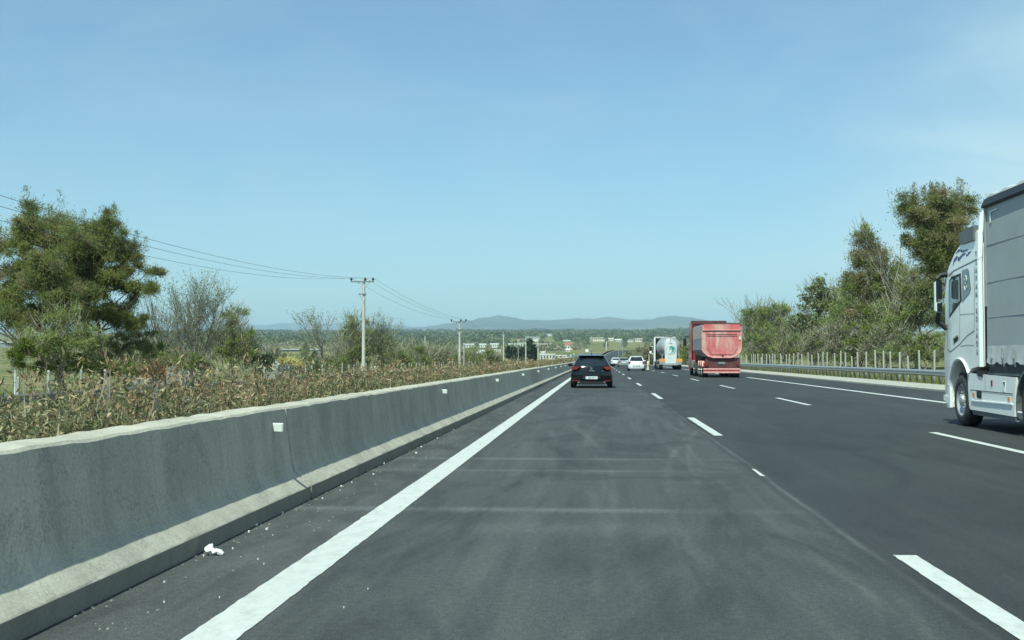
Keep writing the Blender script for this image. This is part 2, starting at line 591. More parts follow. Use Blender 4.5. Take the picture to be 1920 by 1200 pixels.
M['bark'] = simple('bark', (.13, .11, .085), .95, var=.35, scale=9, stretch=(1, 1, .25))
M['bark_grey'] = simple('grey_bark', (.23, .21, .175), .95, var=.3, scale=9, stretch=(1, 1, .25))
M['bark_pale'] = simple('pale_dead_wood', (.30, .28, .24), .95, var=.3, scale=9, stretch=(1, 1, .25))

def red_dusty():
    m, t, b = newmat('dusty_red_body')
    tcn = N(t, 'ShaderNodeTexCoord'); vec = tcn.outputs['Object']
    f = noise(t, 1.2, 6, .65, vec)
    base = ramp(t, f, [(.3, (.46, .085, .09)), (.6, (.54, .16, .16)), (.8, (.60, .29, .27))])
    s = noise(t, 2.0, 5, .6, vec, (1, 1, .22), .3)
    base = mixc(t, ramp(t, s, [(.45, 0.0), (.64, .8)]), base, (.58, .46, .38))
    s2 = noise(t, 5, 5, .7, vec)
    base = mixc(t, ramp(t, s2, [(.55, 0.0), (.72, .6)]), base, (.50, .09, .08))
    t.links.new(base, b.inputs['Base Color'])
    b.inputs['Roughness'].default_value = .6
    return m
M['red_dusty'] = red_dusty()
M['red_edge'] = simple('worn_red_edge', (.62, .30, .26), .6, var=.25, scale=5, dirt=((.68, .58, .5), .7))
M['maroon'] = simple('maroon_chassis', (.085, .022, .024), .65, var=.35, scale=4, dirt=((.16, .10, .08), .5))
M['tip_side'] = simple('grey_tipper_side', (.26, .25, .25), .5, .3, var=.3, scale=2, dirt=((.42, .30, .28), .5))
M['cream'] = simple('cream_plastic', (.74, .66, .48), .5, var=.08)

# foliage
M['pine_leaf'] = leafmat('pine_needles', [(0.110, 0.139, 0.061), (0.192, 0.224, 0.081), (0.281, 0.315, 0.102), (0.348, 0.346, 0.134)], .5, .55)
M['pine_leaf2'] = leafmat('dry_pine_needles', [(0.135, 0.145, 0.070), (0.236, 0.239, 0.111), (0.347, 0.315, 0.158), (0.425, 0.355, 0.220)], .5, .6)
M['olive_leaf'] = leafmat('olive_leaves', [(0.180, 0.219, 0.086), (0.289, 0.344, 0.123), (0.414, 0.471, 0.171)], .5, .6)
M['fresh_leaf'] = leafmat('fresh_leaves', [(0.092, 0.132, 0.024), (0.172, 0.224, 0.037), (0.264, 0.304, 0.059)], .38, .8)
M['grey_leaf'] = leafmat('grey_green_leaves', [(0.125, 0.163, 0.075), (0.213, 0.250, 0.125), (0.312, 0.350, 0.200)], .3, .8)
M['twig_leaf'] = leafmat('fine_twigs', [(0.176, 0.161, 0.106), (0.263, 0.245, 0.169), (0.364, 0.343, 0.244)], .15, .6)
M['yellow_leaf'] = leafmat('yellow_blossom', [(.40, .36, .10), (.58, .52, .2), (.7, .64, .34)], .3, .8)
M['dark_leaf'] = leafmat('dark_conifer', [(0.037, 0.056, 0.035), (0.065, 0.088, 0.048), (0.094, 0.119, 0.062)], .2, .6)
M['hedge_green'] = leafmat('oleander_green', [(0.069, 0.090, 0.036), (0.124, 0.145, 0.057), (0.200, 0.210, 0.103), (0.304, 0.305, 0.179)], .3, 1.6)
M['hedge_brown'] = leafmat('oleander_dry', [(0.168, 0.106, 0.062), (0.280, 0.185, 0.101), (0.403, 0.297, 0.168), (0.560, 0.459, 0.291)], .3, 2.2)
M['hedge_stem'] = leafmat('oleander_stem', [(.18, .14, .085), (.28, .23, .15), (.38, .33, .23)], .05, 2)
M['wood_far'] = leafmat('far_evergreens', [(0.065, 0.094, 0.052), (0.109, 0.138, 0.072), (0.152, 0.181, 0.094)], .2, .02)
M['grove_far'] = leafmat('far_groves', [(0.112, 0.143, 0.068), (0.180, 0.210, 0.098), (0.247, 0.270, 0.128)], .2, .02)
M['grit'] = simple('road_grit', (.22, .22, .20), .9, var=.5, scale=60)
M['grass'] = leafmat('verge_grass', [(.09, .11, .025), (.17, .19, .045), (.27, .26, .09), (.36, .31, .15)], .3, .7)

# ------------------------------------------------------------------ terrain
_PT = [(-400, 0), (0, 0), (250, 0), (450, 1.0), (700, 4.6), (1000, 8.9), (1400, 17.6), (2000, 31.5), (2800, 51), (3800, 78), (5000, 110), (6000, 134), (7500, 105), (40000, 60)]
def P(Y):
    """height of the road and of the plain it crosses"""
    if 0 < Y < 700:
        return 0.0 if Y < 250 else 4.6 * ((Y - 250) / 450.0) ** 2
    for i in range(len(_PT) - 1):
        a, b = _PT[i], _PT[i + 1]
        if Y <= b[0]:
            u = (Y - a[0]) / (b[0] - a[0])
            return a[1] + (b[1] - a[1]) * u
    return 60.0

def S(Y):
    """the road bears to the right far ahead"""
    if Y < 250: return 0.0
    u = (Y - 250) / 450.0
    return 8 * u * u if u < 1 else 8 + 16 * (u - 1)

def sst(a, b, x):
    u = max(0.0, min(1.0, (x - a) / (b - a)))
    return u * u * (3 - 2 * u)

def H(X, Y):
    """terrain"""
    x = X - S(Y)
    z = P(Y)
    near = 1 - sst(500, 1000, Y)
    cut = max(sst(-26, -21, x) * (1 - sst(14.2, 16, x)), 0)
    left = sst(-21, -26, x)
    z += near * (-.85 * cut)
    z += near * left * (-.75 - 3.0 * sst(-28, -70, x))
    z += near * sst(15, 17, x) * (.05 + .5 * sst(20, 30, x))
    z += (1 - near) * -.5
    far = sst(600, 1600, Y)
    if far > 0:
        z += far * (5 * sin(X / 310.0 + 1.1) * sin(Y / 420.0) + 3 * sin(X / 137.0 + Y / 260.0))
    return z

def ground_at(px, py):
    """the point of the terrain seen at a photo pixel"""
    d = ray(px, py); t = 20.0
    while t < 9000:
        p = Vector((d.x * t, d.y * t, CAM_H + d.z * t))
        if p.z <= H(p.x, p.y): return Vector((p.x, p.y, H(p.x, p.y)))
        t *= 1.006
    return Vector((d.x * 5000, d.y * 5000, H(d.x * 5000, d.y * 5000)))

def ground_mat():
    m, t, b = newmat('fields')
    tcn = N(t, 'ShaderNodeTexCoord'); vec = tcn.outputs['Object']
    f = noise(t, .012, 5, .6, vec, (1, .35, 1))
    base = ramp(t, f, [(.35, (.085, .10, .035)), (.45, (.13, .14, .05)), (.53, (.19, .17, .085)), (.62, (.11, .13, .045)), (.72, (.24, .20, .12))])
    f2 = noise(t, .15, 6, .65, vec)
    base = mixc(t, 1.0, base, ramp(t, f2, [(.3, .65), (.7, 1.35)]), 'MULTIPLY')
    f3 = noise(t, 3, 5, .7, vec)
    base = mixc(t, 1.0, base, ramp(t, f3, [(.3, .7), (.7, 1.3)]), 'MULTIPLY')
    t.links.new(base, b.inputs['Base Color'])
    b.inputs['Roughness'].default_value = .95
    b.inputs['Specular IOR Level'].default_value = .1
    return m
M['ground'] = ground_mat()

def build_ground():
    xs = [-60 + 2.5 * i for i in range(49)]
    g = 3.0; x = 60
    right = []
    while x < 9000:
        x += g; g *= 1.13; right.append(x)
    xs = [-v for v in reversed(right)] + xs + right
    ys = []
    y = -60; 
    while y < 9000:
        ys.append(y)
        y += 6 if y < 300 else max(6, .04 * y)
    ys += [10500, 13000, 18000, 26000]
    V = [(X, Y, H(X, Y)) for Y in ys for X in xs]
    n = len(xs)
    Fc = [(j * n + i, j * n + i + 1, (j + 1) * n + i + 1, (j + 1) * n + i) for j in range(len(ys) - 1) for i in range(n - 1)]
    mb = MB(); mb.add(V, Fc)
    o = mb.build('ground', M['ground'], None, True)
    tag(o, kind='structure')
build_ground()

def strip(x0, x1, z, ys, mb=None, shift=True):
    mb = mb or MB()
    V = []
    for y in ys:
        s = S(y) if shift else 0
        V += [(x0 + s, y, P(y) + z), (x1 + s, y, P(y) + z)]
    mb.add(V, [(2 * i, 2 * i + 1, 2 * i + 3, 2 * i + 2) for i in range(len(ys) - 1)])
    return mb

YS = [-40 + 10 * i for i in range(95)]
road = tag(strip(-2.62, 13.2, 0, YS).build('road', M['asphalt']), kind='structure')
def ragged(x0, x1, z, ya, yb, mb, fine=45.0, amp=.0022):
    ys = []; y = ya
    while y < yb:
        ys.append(y); y += .09 if -2 < y < fine else 4.0
    ys.append(yb); V = []
    for y in ys:
        V += [(x0 + S(y) + rng.gauss(0, amp), y, P(y) + z), (x1 + S(y) + rng.gauss(0, amp), y, P(y) + z)]
    mb.add(V, [(2 * i, 2 * i + 1, 2 * i + 3, 2 * i + 2) for i in range(len(ys) - 1)])
    return mb
m = ragged(-1.895, -1.645, .004, -40, 900, MB()); m.build('edge_line', M['paint'], road)
m = strip(9.87, 10.13, .004, [-40 + 10 * i for i in range(80)]); m.build('edge_line', M['paint'], road)
def dashes(xc, y0, n):
    mb = MB()
    for i in range(n):
        a = y0 + 18.0 * i
        ragged(xc - .075, xc + .075, .004, a, a + 6, mb)
    return mb
dashes(1.98, 1.93 - 36, 26).build('lane_line', M['paint'], road)
dashes(5.76, 15.1 - 54, 26).build('lane_line', M['paint'], road)
# remains of an old dash by the paving seam
mb = MB(); mb.add([(1.755, 13.15, .004), (1.80, 13.1, .004), (1.80, 13.9, .004), (1.765, 14.0, .004)], [(0, 1, 2, 3)])
mb.build('lane_line', M['paint'], road)
# opposite carriageway, a little lower
opp = tag(strip(-18.6, -5.3, -.5, YS).build('road', M['oldroad']), kind='structure')
strip(-17.9, -17.7, -.496, YS).build('edge_line', M['paint'], opp)
strip(-6.3, -6.1, -.496, YS).build('edge_line', M['paint'], opp)
# median soil
mb = MB()
for i in range(len(YS) - 1):
    a, b = YS[i], YS[i + 1]
    sa, sb = S(a), S(b)
    mb.add([(-5.3 + sa, a, P(a) - .5), (-4.9 + sa, a, P(a) + .35), (-3.1 + sa, a, P(a) + .62), (-5.3 + sb, b, P(b) - .5), (-4.9 + sb, b, P(b) + .35), (-3.1 + sb, b, P(b) + .62)], [(0, 1, 4, 3), (1, 2, 5, 4)])
tag(mb.build('median_ground', M['soil']), kind='structure')
# concrete gutter beyond the right shoulder
mb = MB()
for i in range(len(YS) - 1):
    a, b = YS[i], YS[i + 1]
    pr = [(13.2, -.05), (13.2, .07), (13.35, .10), (15.15, .12), (15.2, -.1)]
    V = [(q[0] + S(a), a, P(a) + q[1]) for q in pr] + [(q[0] + S(b), b, P(b) + q[1]) for q in pr]
    mb.add(V, [(k, k + 1, k + 6, k + 5) for k in range(4)])
tag(mb.build('kerb', M['kerb']), kind='structure')

# ------------------------------------------------------------------ concrete barrier on the left
def barrier():
    root = thing('concrete_barrier', (-2.8, 0, 0), 'long grey concrete barrier with sunlit top and foot along the left edge of the road', 'barrier')
    prof = [(-2.62, -.1), (-2.62, .115), (-2.635, .127), (-2.775, .247), (-2.803, .33), (-2.812, .39), (-2.822, .46), (-2.865, .815), (-2.885, .832), (-3.12, .838), (-3.15, .82), (-3.17, .3), (-3.17, -.1)]
    mb = MB()
    ys = []
    y = -30.0
    joints = [10.75 + 11.6 * k for k in range(-4, 22)]
    while y < 420:
        ys.append(y)
        y += .16 if y < 40 else (1.2 if y < 90 else 5)
    grooves = []
    for j in joints:
        grooves += [(j - .022, 0), (j - .02, .03), (j + .02, .03), (j + .022, 0)]
    st = sorted([(y, 0) for y in ys if all(abs(y - j) > .05 for j in joints)] + grooves)
    rings = []
    for y, ins in st:
        jit = [0.0016 * rng.uniform(-1, 1) for _ in prof]
        # the cast top edge is a little ragged: it throws a ragged shadow line
        je = .0025 * sin(y * 2.1) * sin(y * .73) + rng.uniform(-.006, .006)
        ring = []
        for k, (x, z) in enumerate(prof):
            dz = je if 6 <= k <= 10 and y < 90 else 0
            dx = -ins * (1 if k < 4 else .25) if k in range(1, 9) else 0
            ring.append((x + S(y) + dx + jit[k] * .6, y, P(y) + z + dz * (1 if k in (7, 8, 9) else .4) + (jit[k] if k > 1 else 0) - (ins * .6 if k in (8, 9, 10) else 0)))
        rings.append(ring)
    mb.loft(rings)
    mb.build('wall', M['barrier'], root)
    for k in range(34):
        y = 10.25 + 11.3 * k
        # reflectors bolted to the face, seen from behind the wheel as bright plates
        z = .675
        x = -2.845
        r = MB()
        a = radians(0)
        r.box((x + S(y) + .035, y, P(y) + z), (.135, .035, .08), rz=radians(-14), bev=.008)
        r.box((x + S(y) + .0, y + .03, P(y) + z), (.02, .05, .05))
        r.build('reflector', M['reflector'], root)
    return root
barrier()

# ------------------------------------------------------------------ right guard rail and fence
def guard_rail(name, label, x, y0, y1, zg, top, step, nbig, side, matr):
    root = thing(name, (x, y0, zg), label, 'guard rail')
    mb = MB()
    ys = [y0 + (4.0 if side > 0 else 6.0) * i for i in range(int((y1 - y0) / (4.0 if side > 0 else 6.0)) + 1)]
    prof = [(.0, .155), (-.045, .135), (-.08, .10), (-.08, .055), (-.03, .02), (-.03, -.02), (-.08, -.055), (-.08, -.10), (-.045, -.135), (.0, -.155)]
    rings = []
    for y in ys:
        zc = P(y) + zg + top - .155
        if side > 0 and y < 58: zc -= .10 * min(1, (58 - y) / 12.0)
        rings.append([(x + S(y) + q[0] * side, y, zc + q[1]) for q in prof] + [(x + S(y) + (q[0] + .012) * side, y, zc + q[1]) for q in reversed(prof)])
    mb.loft(rings)
    mb.build('rail', matr, root, True, 50)
    n = int((y1 - y0) / step)
    rest = MB()
    for i in range(n):
        y = y0 + step * i + .3
        zt = P(y) + zg + top - .04
        if side > 0 and y < 58: zt -= .10 * min(1, (58 - y) / 12.0)
        b = MB() if i < nbig else rest
        xx = x + S(y)
        b.box((xx + .10 * side, y, (P(y) + zg - .3 + zt) / 2), (.12, .06, zt - P(y) - zg + .3), bev=.004)
        b.box((xx + .03 * side, y, zt - .115), (.05, .05, .12))
        if i < nbig: b.build('post', M['galv_dark'], root)
    if n > nbig:
        o = rest.build('post', M['galv_dark'], root)
        o['kind'] = 'stuff'
    return root
gr = guard_rail('guard_rail', 'galvanised steel guard rail on close posts along the right side of the road', 16.0, 40, 330, .05, .69, 1.33, 100, 1, M['galv'])
mb = MB(); mb.box((15.88, 53.0, .45), (.03, .09, .10), bev=.008); mb.build('reflector', M['red_lamp'], gr)
guard_rail('guard_rail', 'steel guard rail seen through the hedge beside the far carriageway', -19.6, 34, 190, -.65, .72, 4.0, 40, -1, M['galv_dark'])

def stake_fence(name, label, x, y0, y1, hgt, step, nmax):
    root = thing(name, (x, y0, 0), label, 'fence')
    n = int((y1 - y0) / step)
    tops = []
    for i in range(n):
        y = y0 + step * i + rng.uniform(-.25, .25)
        xx = x + S(y) + rng.uniform(-.12, .12)
        z0 = H(xx, y)
        hh = hgt + rng.uniform(-.12, .08)
        if i % 7 == 3: hh -= .25
        lx, ly = rng.uniform(-.05, .05), rng.uniform(-.07, .07)
        b = MB(); s = .048
        b.loft([[(xx + lx * t + sx * s * (1 if t < .97 else .6), y + ly * t + sy * s * (1 if t < .97 else .6), z0 - .2 + (hh + .2) * t) for sx, sy in ((-1, -1), (1, -1), (1, 1), (-1, 1))] for t in (0, .96, 1)])
        tops.append((xx, y, z0, hh))
        b.build('post', M['post'], root)
    wb = MB()
    for k in (.25, .5, .75, .95):
        for a, c in zip(tops[:-1], tops[1:]):
            wb.tube([(a[0], a[1], a[2] + a[3] * k), (c[0], c[1], c[2] + c[3] * k)], .006, 3, False)
    wb.build('wire', M['galv_dark'], root)
    return root
stake_fence('stake_fence', 'row of pale concrete stakes strung with wire behind the right guard rail', 18.2, 48, 250, 1.72, 2.3, 100)
stake_fence('stake_fence', 'row of pale concrete stakes beyond the far carriageway at left', -22.0, 36, 215, 1.62, 2.6, 100)

# ------------------------------------------------------------------ utility poles and wires
def utility_pole(x, y, ztop, label, arm=2.2, lower=True, ang=0.0, cat='utility pole'):
    z0 = H(x, y)
    root = thing('utility_pole', (x, y, z0), label, cat, 'utility poles of the power line')
    mb = MB()
    hh = ztop - z0
    mb.tube([(x, y, z0 - .5), (x, y, z0 + hh * .5), (x, y, ztop - .25)], [.19, .155, .11], 10)
    mb.build('shaft', M['rust_pole'], root, True)
    a = MB(); a.box((x - .12, y - .14, ztop - .55), (arm, .10, .11)); a.build('crossarm', M['galv_dark'], root)
    for s in (-1, 1):
        b = MB(); b.tube([(x + s * .55, y - .1, ztop - .6), (x + s * .05, y - .12, ztop - 1.2)], .03, 5); b.build('brace', M['wood_pole'], root)
    pts = []
    for dx in (-arm / 2 + .06, .28, arm / 2 - .1):
        q = MB(); X = x - .12 + dx
        q.lathe([(0, .03), (.06, .03), (.08, .12), (.14, .13), (.17, .07), (.2, .1), (.25, .1), (.29, .04)], (X, y - .14, ztop - .50), 'z', 10)
        q.build('insulator', M['insul'], root, True)
        pts.append(Vector((X, y - .14, ztop - .20)))
    if lower:
        a = MB(); a.box((x - .1, y - .15, ztop - 1.7), (.72, .12, .10)); a.build('lower_arm', M['galv_dark'], root)
        for s in (-1, 1):
            b = MB(); b.tube([(x - .1 + s * .28, y - .12, ztop - 1.75), (x, y - .13, ztop - 2.6)], .03, 5); b.build('brace', M['wood_pole'], root)
    return pts
pole_pts = [
    utility_pole(-22.4, 2, 9.2, 'utility pole behind the camera holding the near end of the wires'),
    utility_pole(-21.7, 109, 8.95, 'tall concrete utility pole rising through a budding bush, nearest of the line'),
    utility_pole(-19.3, 165, 6.95, 'second utility pole with a crossarm, standing against the mountain'),
    utility_pole(-20.9, 262, 7.3, 'third pale pole of the power line, thin and plain beyond the hedge', 1.4, False),
]
wire_labels = ['power line wire on the left end of the crossarms', 'power line wire on the middle insulators', 'power line wire on the right end of the crossarms']
for k in range(3):
    mb = MB(); pts = []
    for (pa, pb), sag in zip(zip(pole_pts[:-1], pole_pts[1:]), (2.15, .7, 1.0)):
        a, b = pa[k], pb[k]
        for i in range(25):
            u = i / 24.0
            if i == 0 and pts: continue
            p = a.lerp(b, u); p.z -= 4 * sag * u * (1 - u) * (1 - .085 * (k - 1))
            pts.append(p)
    mb.tube(pts, .0105, 4)
    o = mb.build('overhead_wire', M['wire'])
    tag(o, wire_labels[k], 'power line', 'wires of the power line')

# ------------------------------------------------------------------ litter by the barrier
def litter():
    p = at(373, 1032, 5.0)
    base = Vector((-2.50, 8.0, 0))
    d = ray(375, 1040); t = -CAM_H / d.z
    base = Vector((d.x * t, d.y * t, 0)); base.x = max(base.x, -2.52)
    mb = MB(); rings = []
    n = 14
    for i in range(7):
        t = i / 6.0
        r = sin(pi * min(.98, t * .9 + .1)) ** .6
        ring = []
        for k in range(n):
            a = 2 * pi * k / n
            q = r * (1 + .38 * sin(3 * a + i * 2.1) * rng.uniform(.3, 1) + rng.uniform(-.16, .16))
            ring.append((base.x + .042 * q * cos(a) + .01 * sin(i), base.y + .038 * q * sin(a), .002 + .062 * t + .010 * sin(2 * a + i)))
        rings.append(ring)
    mb.loft(rings)
    mb.tube([(base.x + .03, base.y, .025), (base.x + .06, base.y - .01, .02), (base.x + .085, base.y - .02, .01)], [.018, .02, .01], 6)
    o = mb.build('crumpled_bag', M['bag'], None, True, 35)
    tag(o, 'crumpled white plastic bag lying against the foot of the barrier', 'litter')
    mb = MB()
    for px, py, s in ((605, 935, .030), (640, 912, .045), (638, 920, .02), (530, 962, .028), (500, 993, .042), (467, 998, .035), (512, 1004, .016), (437, 1029, .025), (484, 1049, .018), (495, 1058, .014), (308, 1092, .024), (308, 1130, .018), (394, 1030, .02), (382, 1043, .02), (780, 850, .06), (790, 838, .05), (768, 845, .04), (720, 870, .05), (700, 890, .035), (590, 928, .03), (480, 985, .05), (690, 884, .03), (660, 905, .03), (820, 822, .05), (850, 806, .05), (412, 1121, .015), (645, 1140, .012), (690, 1105, .01)):
        d = ray(px, py); t = -CAM_H / d.z
        x, y = d.x * t, d.y * t
        s *= .62
        n = 6
        top = [(x + s * .5 * rng.uniform(.5, 1.1) * cos(2 * pi * k / n), y + s * .8 * rng.uniform(.5, 1.1) * sin(2 * pi * k / n), .006 + s * rng.uniform(.1, .4)) for k in range(n)]
        bot = [(x + (q[0] - x) * 1.1, y + (q[1] - y) * 1.1, -.002) for q in top]
        mb.loft([bot, top])
    scraps = mb
    mb = MB()
    for i in range(420):
        y = 4 + 36 * rng.random() ** 1.2
        x = -2.6 + .5 * rng.random() ** 2.6
        s = rng.uniform(.003, .009)
        top = [(x + s * cos(2 * pi * k / 4 + i), y + s * sin(2 * pi * k / 4 + i), s * .8) for k in range(4)]
        bot = [(x + (q[0] - x) * 1.3, y + (q[1] - y) * 1.3, -.002) for q in top]
        mb.loft([bot, top])
    o = scraps.build('litter', M['bag'])
    tag(o, 'scattered white scraps along the foot of the barrier', 'litter', kind='stuff')
    o = mb.build('grit', M['grit'])
    tag(o, 'fine grey grit gathered along the foot of the barrier', 'grit', kind='stuff')
litter()

# ------------------------------------------------------------------ vehicles: common pieces
def wheel(root, x, y, r, wdt, side, rimr=.58, rim='steel', dual=False, n=28, name='wheel'):
    """side -1: outer face towards -X"""
    o = x; s = -side   # inward direction
    mb = MB()
    pr = [(0.02 * s, r * .62), (0.0, r * .66), (-.004 * s, r * .80), (.02 * s, r * .93), (.045 * s, r * .985), (.07 * s, r)]
    k = wdt
    for g in range(1, 4):
        a = .07 + (k - .14) * g / 4.0
        pr += [((a - .012) * s, r), ((a - .01) * s, r * .975), ((a + .01) * s, r * .975), ((a + .012) * s, r)]
    pr += [((k - .07) * s, r), ((k - .045) * s, r * .985), ((k) * s, r * .8), (k * s, r * .6), (.1 * s, r * .55)]
    mb.lathe(pr, (o, y, r), 'x', n, False)
    t = mb.build(name, M['rubber'], root, True, 35)
    mb = MB()
    mb.lathe([(.02 * s, r * .63), (.012 * s, r * .60), (.03 * s, r * .57), (.085 * s, r * .50), (.10 * s, r * .42), (.075 * s, r * .34), (.05 * s, r * .22), (.0, r * .20), (-.012 * s, r * .13), (-.015 * s, .001)], (o, y, r), 'x', n, False)
    for q in range(10):
        a = 2 * pi * q / 10
        c = Vector((o, y + r * .30 * cos(a), r + r * .30 * sin(a)))
        mb.tube([c + Vector((.07 * s, 0, 0)), c + Vector((.025 * s, 0, 0))], r * .035, 6)
    mb.build('rim', M[rim], t, True, 40)
    return t

def text_mesh(body, size, mat, name, parent, origin, xdir, ydir, spacing=1.0, bold=.0, align='CENTER', ext=.002):
    cu = bpy.data.curves.new('lettering', 'FONT')
    cu.body = body; cu.size = size; cu.align_x = align; cu.align_y = 'CENTER'
    cu.space_line = spacing; cu.extrude = ext; cu.offset = bold
    cu.resolution_u = 3
    tmp = bpy.data.objects.new('lettering', cu)
    COL.objects.link(tmp)
    dg = bpy.context.evaluated_depsgraph_get()
    me = bpy.data.meshes.new_from_object(tmp.evaluated_get(dg))
    bpy.data.objects.remove(tmp); bpy.data.curves.remove(cu)
    xd, yd = Vector(xdir), Vector(ydir)
    zd = xd.cross(yd).normalized()
    o = Vector(origin) - ORG[parent]
    for v in me.vertices:
        v.co = o + xd * v.co.x + yd * v.co.y + zd * v.co.z
    me.materials.clear()
    return reg(link_mesh(name, me, mat, parent), parent)

# ------------------------------------------------------------------ white articulated lorry
X0, X1 = 6.85, 9.40
def side(px, py, X=X0):
    d = ray(px, py); t = X / d.x
    return (d.y * t, CAM_H + d.z * t)

def white_lorry():
    root = thing('articulated_lorry', (8.1, 20.0, 0), 'white lorry with a grey curtain-sided trailer in the right lane, cut by the frame', 'lorry')
    # cab shell: side profile with wheel arch, lofted across the width with rounded corners
    arch = [(23.18 + .70 * cos(a), .52 + .72 * sin(a)) for a in [radians(v) for v in (48, 65, 85, 105, 125, 145, 165, 180)]]
    arch = [(23.18 + (p[0] - 23.18), p[1]) for p in arch]
    # from rear bottom, forward
    prof = [(22.0, 1.14), (22.45, 1.10)] + [(23.18 - .70 * cos(a), .52 + .72 * sin(a)) for a in [radians(v) for v in (42, 58, 75, 92, 110, 130, 150, 172)]]
    prof += [(23.88, .40), (23.95, .32), (24.42, .34), (24.48, .6), (24.5, .95), (24.48, 1.5), (24.42, 2.08), (24.22, 2.5), (24.02, 2.92), (23.78, 3.18), (23.42, 3.40), (22.9, 3.58), (22.4, 3.66), (22.0, 3.68)]
    def ring(x, dy, dz):
        out = []
        for y, z in prof:
            yy = y - dy * sst(23.9, 24.4, y) * (1 if z < 2.3 else .55)
            zz = z - dz if z > 3.1 else z
            out.append((x, yy, zz))
        return out
    mb = MB()
    xs = [(0, .34, .10), (.05, .20, .05), (.14, .08, .015), (.30, 0, 0)]
    rings = [ring(X0 + a, b, c) for a, b, c in xs] + [ring(X1 - a, b, c) for a, b, c in reversed(xs)]
    mb.loft(rings)
    body = mb.build('cab', M['white_paint'], root, True, 28)
    e = .006
    def panel(name, poly, mat, parent, t=.012, x=X0, proud=e):
        b = MB(); b.prism([side(*q, X=x) for q in poly], 'x', x - proud, x - proud + t)
        return b.build(name, mat, parent)
    def line(pts, w=.012, x=X0, proud=.004):
        b = MB()
        q = [side(*p, X=x) for p in pts]
        for a, c in zip(q[:-1], q[1:]):
            d = Vector((0, c[0] - a[0], c[1] - a[1])); L_ = d.length; d.normalize()
            n = Vector((0, -d.z, d.y)) * w / 2
            A = Vector((x - proud, a[0], a[1])); B = Vector((x - proud, c[0], c[1]))
            b.add([A + n, B + n, B - n, A - n], [(0, 1, 2, 3)])
        return b
    # door with window
    door = line([(1780.2, 524), (1778.8, 560), (1776.5, 655), (1782, 660), (1800, 645), (1813, 630), (1827, 620), (1827.2, 500)], .016).build('door', M['seam'], root)
    b = line([(1796.8, 517), (1800, 586), (1799.5, 640)], .012); b.build('door_seam', M['seam'], door)
    b = line([(1799.5, 590), (1827, 588)], .010); b.build('door_seam', M['seam'], door)
    b = line([(1801, 649), (1814, 647), (1827, 648)], .010); b.build('door_seam', M['seam'], door)
    panel('window', [(1780.4, 525.5), (1784.5, 519), (1801.6, 512), (1803.4, 564), (1780.2, 596)], M['black'], root, .014, proud=.005)
    panel('window', [(1781.8, 528), (1785.4, 523.5), (1799.6, 518), (1800.4, 563), (1781.8, 590)], M['glass_pale'], root, .014, proud=.009)
    panel('window', [(1804.2, 507), (1814.0, 503), (1816.5, 508), (1820.4, 541), (1818.5, 549), (1804.6, 566)], M['glass'], root, .014, proud=.008)
    # round emblem on the rear quarter window
    b = MB()
    cy, cz = side(1811.5, 530)
    for k in range(2):
        a0 = pi * k
        pts = [(X0 - .014, cy + .075 * cos(a0 + t) * .9, cz + (.10 - .012 * t) * sin(a0 + t) + (.055 if k == 0 else -.055)) for t in [i * .5 for i in range(10)]]
        b.tube(pts, .008, 4)
    b.build('emblem', M['reflector'], root)
    # handle
    panel('handle_recess', [(1788.5, 637), (1797, 629), (1797, 637), (1789.5, 644)], M['black'], root, .012, proud=.007)
    panel('handle', [(1788.5, 634.5), (1797, 627), (1797, 631), (1788.5, 638.5)], M['chrome'], root, .03, proud=.024)
    # roof moulding line and graphics
    line([(1779, 517), (1788, 508), (1806, 499), (1830, 487), (1836, 485)], .022).build('trim_line', M['grey_trim'], root)
    for poly in ([(1791.5, 476), (1797.5, 467), (1799.8, 467.5), (1799, 472), (1795.5, 473.5)], [(1800.5, 467.5), (1806, 470), (1813.5, 467), (1815, 469), (1807, 473), (1802, 473)],
                 [(1814.5, 472), (1817.5, 472.5), (1822, 470), (1820, 473), (1814.8, 475)],
                 [(1786.5, 499), (1788.5, 487), (1794, 479.5), (1795.5, 480.5), (1794.5, 486), (1790, 490.5)], [(1796, 481), (1798.5, 483), (1805, 475.5), (1810, 474), (1810, 476.5), (1804, 481), (1799.5, 488), (1796, 490)],
                 [(1811, 474.5), (1813, 477.5), (1821, 471.5), (1815, 479), (1812, 481)]):
        panel('graphic', poly, M['navy'], root, .006, proud=.004)
    # dark spoiler panel high on the side
    b = MB(); b.prism([side(*q, X=X0 + .07) for q in [(1808.5, 437), (1836, 422), (1836.3, 450), (1812, 458.5), (1809, 456)]], 'x', X0 - .035, X0 + .09)
    b.build('roof_side_panel', M['grey_trim'], root)
    # roof air deflector
    b = MB(); pf = [(23.35, 3.40), (22.9, 3.62), (22.45, 3.80), (22.02, 3.93), (22.02, 3.40)]
    b.loft([[(x, y - dy, z - dz) for y, z in pf] for x, dy, dz in ((X0 + .10, .1, .10), (X0 + .2, .0, .02), (X0 + .4, 0, 0), (X1 - .4, 0, 0), (X1 - .2, 0, .02), (X1 - .1, .1, .10))])
    b.build('roof_deflector', M['white_paint'], root, True, 30)
    # bright side fairings behind the cab: lower and upper, angled to the rear
    for s_, xx in ((1, X0), (-1, X1)):
        b = MB()
        pl = [(0, 22.0), (0, 21.955), (.05, 21.885), (.06, 21.90), (.03, 22.0)]
        b.loft([[(xx + s_ * q[0] - s_ * .012, q[1] + dy, z) for q in pl] for z, dy in ((1.13, 0), (2.0, .01), (3.10, .03))])
        b.build('side_fairing', M['white_bright'], root)
        b = MB()
        b.loft([[(xx + s_ * (q[0] + ix), q[1] + dy, z) for q in pl] for z, dy, ix in ((3.112, .05, .0), (3.75, .06, .03), (3.90, .05, .05), (3.95, .02, .09))])
        b.build('side_fairing', M['white_bright'], root)
